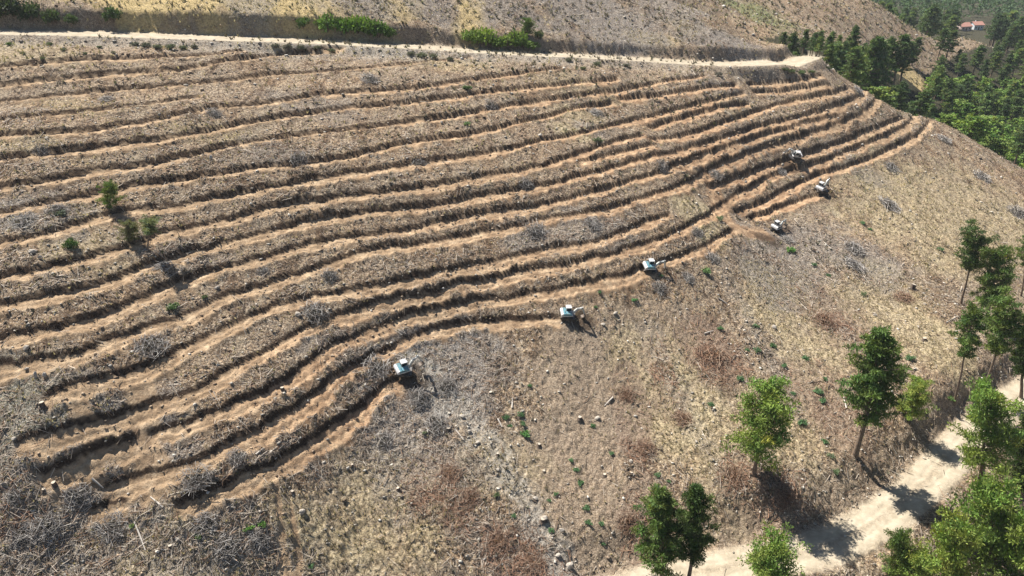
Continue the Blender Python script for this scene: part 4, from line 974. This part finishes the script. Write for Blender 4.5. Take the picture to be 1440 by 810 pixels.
for i, (a, b) in enumerate(LOGS):
    A_ = Vector(spot(*a)); B_ = Vector(spot(*b)); M_ = (A_ + B_) / 2
    p = tube([A_ - M_ + Vector((0, 0, .12)), Vector((0, 0, .16)), B_ - M_ + Vector((0, 0, .12))], [.13, .11, .07], 7)
    o = obj('dead_branch', mesh_from('dead_branch', p[0], p[1], M_WOOD, {'tone': col_rep((.46,.42,.37), len(p[0]))}, True)); o.location = M_
    tag(o, uniq('pale bare branch lying ' + where((a[0]+b[0])/2, (a[1]+b[1])/2)), 'branch')

# ------------------------------------------------------------------ excavators
def simple(name, col, rough=.5, metal=0, dirt=.35, spec=.4):
    q = NB(name).objc(); n = q.ramp(q.noise(2.2, 4, .65), [(.42, 0.), (.68, dirt)])
    q.l(q.mix(n, col, (.20,.15,.105)), q.b.inputs['Base Color']); q.b.inputs['Roughness'].default_value = rough; q.b.inputs['Metallic'].default_value = metal; q.b.inputs['Specular IOR Level'].default_value = spec
    return q.m
M_WHITE = simple('dusty white paint', (.62,.63,.64), dirt=.65); M_TEAL = simple('teal blue paint', (.11,.27,.33), dirt=.55); M_GREYB = simple('grey boom paint', (.50,.52,.50)); M_BLACK = simple('black rubber track', (.03,.03,.03), .8, 0, .55)
M_DKGREY = simple('dark grey frame', (.07,.07,.075), .6); M_GLASS = simple('cab glass', (.025,.04,.045), .08, 0, .08, .8); M_STEEL = simple('polished cylinder rod', (.6,.6,.6), .25, 1, .1); M_BUCK = simple('worn bucket steel', (.16,.13,.11), .6, .3, .5)
def bmesh_obj(bm, name, mat, parent, bev=.04):
    if bev:
        bmesh.ops.bevel(bm, geom=[e for e in bm.edges if len(e.link_faces) == 2 and e.calc_face_angle(0) > .5], offset=bev, segments=1, affect='EDGES')
    bmesh.ops.recalc_face_normals(bm, faces=bm.faces)
    me = bpy.data.meshes.new(name); bm.to_mesh(me); bm.free(); me.materials.append(mat)
    return obj(name, me, parent)
def prism(bm, prof, y0, y1):
    """profile in XZ extruded along Y"""
    a = [bm.verts.new((x, y0, z)) for x, z in prof]; b = [bm.verts.new((x, y1, z)) for x, z in prof]; n = len(prof)
    bm.faces.new(a[::-1]); bm.faces.new(b)
    for k in range(n): bm.faces.new((a[k], a[(k+1) % n], b[(k+1) % n], b[k]))
def make_excavator(body, hood, elbow=(3.3, 3.55), tip=(4.45, 1.42), swing=0.0):
    e = bpy.data.objects.new('excavator', None); COL.objects.link(e)
    for s in (-1, 1):
        bm = bmesh.new(); pr = [(1.55 * math.cos(a) if abs(math.cos(a)) < 0 else (1.25 if math.cos(a) > 0 else -1.25) + .36 * math.cos(a), .38 + .36 * math.sin(a)) for a in [math.radians(q) for q in (-80,-40,0,40,80,100,140,180,220,260)]]
        prism(bm, pr, s * .86, s * 1.42); t = bmesh_obj(bm, 'track', M_BLACK, e, .03)
        for k in range(9):
            bm = bmesh.new(); x = -1.2 + .3 * k; prism(bm, [(x-.1,.742),(x+.1,.742),(x+.07,.80),(x-.07,.80)], s * .84, s * 1.44); bmesh_obj(bm, 'track_shoe', M_BLACK, t, 0)
    bm = bmesh.new(); prism(bm, [(-1.0,.35),(1.0,.35),(.8,.8),(.45,.98),(-.45,.98),(-.8,.8)], -.77, .77); bmesh_obj(bm, 'undercarriage', M_DKGREY, e)
    bm = bmesh.new(); prism(bm, [(1.35,.6),(1.85,.25),(1.95,.28),(1.95,.72),(1.85,.72)], -1.1, 1.1); bmesh_obj(bm, 'dozer_blade', M_DKGREY, e, .02)
    bm = bmesh.new(); prism(bm, [(-1.25,1.0),(1.25,1.0),(1.3,1.15),(1.2,1.3),(-1.2,1.3),(-1.25,1.2)], -1.12, 1.12); bmesh_obj(bm, 'deck', body, e)
    bm = bmesh.new(); prism(bm, [(-1.62,1.02),(-1.2,1.0),(-1.2,2.0),(-1.5,2.0),(-1.7,1.75),(-1.75,1.3)], -1.15, 1.15); bmesh_obj(bm, 'counterweight', body, e, .08)
    bm = bmesh.new(); prism(bm, [(-1.19,1.31),(.9,1.31),(.9,1.62),(.35,1.95),(-1.19,2.02)], -1.14, -.12); h = bmesh_obj(bm, 'engine_hood', hood, e, .06)
    bm = bmesh.new(); bmesh.ops.create_cone(bm, cap_ends=True, segments=10, radius1=.07, radius2=.07, depth=.4, matrix=Matrix.Translation((-.8, -.6, 2.2))); bmesh_obj(bm, 'exhaust_pipe', M_DKGREY, h, 0)
    bm = bmesh.new(); prism(bm, [(-1.19,1.31),(-.42,1.31),(-.42,1.98),(-1.19,2.02)], -.10, 1.14); bmesh_obj(bm, 'side_tank', hood, e, .06)
    bm = bmesh.new(); prism(bm, [(-.38,1.31),(1.0,1.31),(1.05,1.9),(.86,2.72),(-.36,2.72)], .14, 1.12); c = bmesh_obj(bm, 'cab', body, e, .05)
    bm = bmesh.new(); prism(bm, [(-.5,2.73),(.98,2.73),(.9,2.86),(-.44,2.86)], .06, 1.2); bmesh_obj(bm, 'cab_roof', M_WHITE, c, .03)
    for nm, y0, y1 in (('side_window', 1.121, 1.14), ('side_window', .12, .139)):
        bm = bmesh.new(); prism(bm, [(-.26,1.75),(.92,1.75),(.92,1.95),(.78,2.62),(-.26,2.62)], y0, y1); bmesh_obj(bm, nm, M_GLASS, c, 0)
    bm = bmesh.new(); prism(bm, [(1.012,1.45),(1.03,1.45),(1.08,1.9),(.90,2.66),(.882,2.66),(1.062,1.9)], .22, 1.04); bmesh_obj(bm, 'windscreen', M_GLASS, c, 0)
    bm = bmesh.new(); prism(bm, [(-.40,1.85),(-.382,1.85),(-.382,2.62),(-.40,2.62)], .22, 1.04); bmesh_obj(bm, 'rear_window', M_GLASS, c, 0)
    # boom from the deck front, elbow high, stick down to the bucket
    def plate(pts, y, w, name, mat, parent, bev=.02):
        bm = bmesh.new(); prism(bm, pts, y - w / 2, y + w / 2); return bmesh_obj(bm, name, mat, parent, bev)
    def bar(p, q_, wa, wb, ext=0.0):
        p = np.array(p, float); q_ = np.array(q_, float); d = (q_ - p) / np.linalg.norm(q_ - p); n_ = np.array([-d[1], d[0]])
        p = p - d * ext; q_ = q_ + d * ext
        return [tuple(p - n_ * wa), tuple(q_ - n_ * wb), tuple(q_ + n_ * wb), tuple(p + n_ * wa)]
    E_ = np.array(elbow); T_ = np.array(tip); J0 = np.array([1.05, 1.25]); K = J0 + (E_ - J0) * .5 + np.array([-.22, .42])
    b1 = bar(J0, K, .17, .25); b2 = bar(K, E_, .25, .15)
    bo = plate([b1[0], ((b1[1][0]+b2[0][0])/2, (b1[1][1]+b2[0][1])/2), b2[1], b2[2], ((b1[2][0]+b2[3][0])/2, (b1[2][1]+b2[3][1])/2), b1[3]], -.1, .36, 'boom', M_GREYB, e)
    plate(bar(E_, T_, .20, .12, .3), -.1, .26, 'stick', M_GREYB, e)
    bk = bmesh.new(); prism(bk, [(T_[0] + a, T_[1] + b) for a, b in [(-.1,.05),(.22,0),(.42,-.48),(.15,-1.02),(-.32,-1.14),(-.62,-.9),(-.2,-.82),(-.02,-.5)]], -.55, .35); bo2 = bmesh_obj(bk, 'bucket', M_BUCK, e, .02)
    for k in range(4): plate([(T_[0] - .60, T_[1] - .90), (T_[0] - .76, T_[1] - .95), (T_[0] - .78, T_[1] - 1.0), (T_[0] - .60, T_[1] - .98)], -.45 + .23 * k, .09, 'bucket_tooth', M_BUCK, bo2, 0)
    M1 = K + (E_ - K) * .15; sd_ = (T_ - E_) / np.linalg.norm(T_ - E_)
    for nm, a, b, r_ in (('boom_cylinder', (1.35, 1.2), tuple(M1 + (0, -.2)), .09), ('stick_cylinder', tuple(K + (0, .3)), tuple(E_ - sd_ * .35 + (.05, .1)), .08), ('bucket_cylinder', tuple(E_ + sd_ * .4 + (.22, .1)), tuple(T_ - sd_ * .3 + (.2, .05)), .07)):
        yy = -.34 if nm == 'boom_cylinder' else -.1
        p = tube([(a[0], yy, a[1]), (b[0], yy, b[1])], [r_, r_ * .7], 8)
        obj(nm, mesh_from(nm, p[0], p[1], M_STEEL, None, True), e)
    for c_ in e.children:
        if c_.name.startswith(('track', 'undercarriage', 'dozer_blade')): c_.rotation_euler = (0, 0, -swing)
    for s in (-1, 1):
        bm = bmesh.new(); prism(bm, [(1.24,1.14),(1.29,1.14),(1.29,1.24),(1.24,1.24)], s * .9 - .1, s * .9 + .1); bmesh_obj(bm, 'headlight', M_STEEL, e, 0)
    return e
def copy_thing(src):
    r = src.copy(); COL.objects.link(r)
    def rec(a, b):
        for ch in a.children:
            c = ch.copy(); COL.objects.link(c); c.parent = b; rec(ch, c)
    rec(src, r); return r
exA = make_excavator(M_WHITE, M_TEAL, (3.0, 4.0), (4.3, 2.0), .5); exC = make_excavator(M_WHITE, M_TEAL, (3.5, 2.9), (4.3, .9), .25); exB = make_excavator(M_WHITE, M_DKGREY, (3.1, 2.9), (4.1, 1.1), -.4); exD = make_excavator(M_WHITE, M_DKGREY, (2.6, 3.6), (3.3, 1.7), .7)
EXC = [(566,524,32,1.0,exA,'lowest excavator, white and teal with raised boom, ending the bottom terrace'),(797,446,8,.95,exC,'white and teal excavator ending the second lowest terrace, its shadow on bare grey soil'),
       (912,380,14,1.0,exC,'white excavator at the end of a fresh reddish terrace, third from the bottom'),(1091,324,35,1.0,exB,'excavator with white roof and dark engine hood digging beside churned brown soil'),
       (1153,270,40,1.12,exD,'rightmost excavator, white with dark boom, on the open slope beyond the terrace end'),(1116,222,186,1.12,exB,'highest excavator, working between terraces with its boom reaching left')]
seen = set()
for px, py, ang, sc_, src, lab in EXC:
    e = src if src.name not in seen else copy_thing(src)
    seen.add(src.name)
    x, y, z = spot(px, py); e.location = (x, y, z + .05); e.scale = (sc_ * .76,) * 3
    a = math.radians(ang); nx = (ground_z(x + 1.5, y) - ground_z(x - 1.5, y)) / 3; ny = (ground_z(x, y + 1.5) - ground_z(x, y - 1.5)) / 3
    e.rotation_mode = 'QUATERNION'; e.rotation_quaternion = Vector((0, 0, 1)).rotation_difference(Vector((-nx * .5, -ny * .5, 1)).normalized()) @ Euler((0, 0, a)).to_quaternion()
    tag(e, lab, 'excavator', 'excavators cutting the terraces')

# ------------------------------------------------------------------ valley houses
M_ROOF = simple('red roof tiles', (.40,.20,.16), .85, 0, .3); M_WALL = simple('pale plaster', (.62,.66,.70), .9, 0, .25); M_WALLP = simple('pink plaster', (.66,.50,.46), .9, 0, .2); M_DOOR = simple('brown door', (.16,.09,.05), .6)
def house(px, py, L_, W_, Hh, rh, rot, wm, label):
    x, y, z = spot(px, py); e = bpy.data.objects.new('house', None); COL.objects.link(e); e.location = (x, y, z); e.rotation_euler = (0, 0, rot)
    bm = bmesh.new(); prism(bm, [(-W_/2,-.6),(W_/2,-.6),(W_/2,Hh),(0,Hh+rh-.05),(-W_/2,Hh)], -L_/2, L_/2); w = bmesh_obj(bm, 'wall', wm, e, 0)
    bm = bmesh.new(); o = .5; prism(bm, [(-W_/2-o,Hh-.28),(0,Hh+rh),(W_/2+o,Hh-.28),(W_/2+o,Hh-.08),(0,Hh+rh+.22),(-W_/2-o,Hh-.08)], -L_/2-o, L_/2+o); rf = bmesh_obj(bm, 'roof', M_ROOF, e, 0)
    bm = bmesh.new(); prism(bm, [(W_*.2,Hh+.4),(W_*.2+.6,Hh+.4),(W_*.2+.6,Hh+rh+.7),(W_*.2,Hh+rh+.7)], -.3, .3); bmesh_obj(bm, 'chimney', wm, rf, 0)
    for k, yy in enumerate((-L_*.3, 0, L_*.3)):
        for s in (-1, 1):
            bm = bmesh.new(); x0 = s * (W_/2 + .01); hh = (.0, 2.1) if (k == 1 and s < 0) else (1.0, 2.1)
            prism(bm, [(x0,hh[0]),(x0+s*.08,hh[0]),(x0+s*.08,hh[1]),(x0,hh[1])], yy-.5, yy+.5); bmesh_obj(bm, 'door' if hh[0] == 0 else 'window', M_DOOR if hh[0] == 0 else M_GLASS, e, 0)
    tag(e, label, 'house')
house(1352, 42, 11, 8, 3.0, 2.2, .35 + math.pi / 2, M_WALLP, 'pinkish house with a red roof, left of the two among the valley pines')
house(1371, 41, 8, 7, 3.6, 2.0, .15 + math.pi / 2, M_WALL, 'small pale house with a red roof, right of the pinkish house')

# ------------------------------------------------------------------ light summer haze in the valley air
hz = NB('summer haze'); hz.t.nodes.remove(hz.b)
pv = hz.n('ShaderNodeVolumePrincipled'); pv.inputs['Color'].default_value = (.80, .88, .97, 1); pv.inputs['Density'].default_value = .00009; pv.inputs['Anisotropy'].default_value = .1
hz.l(pv.outputs[0], hz.t.nodes['Material Output'].inputs['Volume'])
zlo = float((ZG + CAM_Z).min()) - 1.0; zhi = max(float((ZG + CAM_Z).max()), CAM_Z) + 3.0
x0, x1, y0, y1 = float(GXX.min()) - 5, float(GXX.max()) + 5, float(GYY.min()) - 5, float(GYY.max()) + 5
bm = bmesh.new(); bmesh.ops.create_cube(bm, size=1)
for v in bm.verts: v.co = Vector((x0 if v.co.x < 0 else x1, y0 if v.co.y < 0 else y1, zlo if v.co.z < 0 else zhi))
me = bpy.data.meshes.new('haze'); bm.to_mesh(me); bm.free(); me.materials.append(hz.m)
obj('haze', me, kind='stuff')
print('haze box', zlo, zhi, x0, x1, y0, y1, 'ground tris', 2 * len(quads))
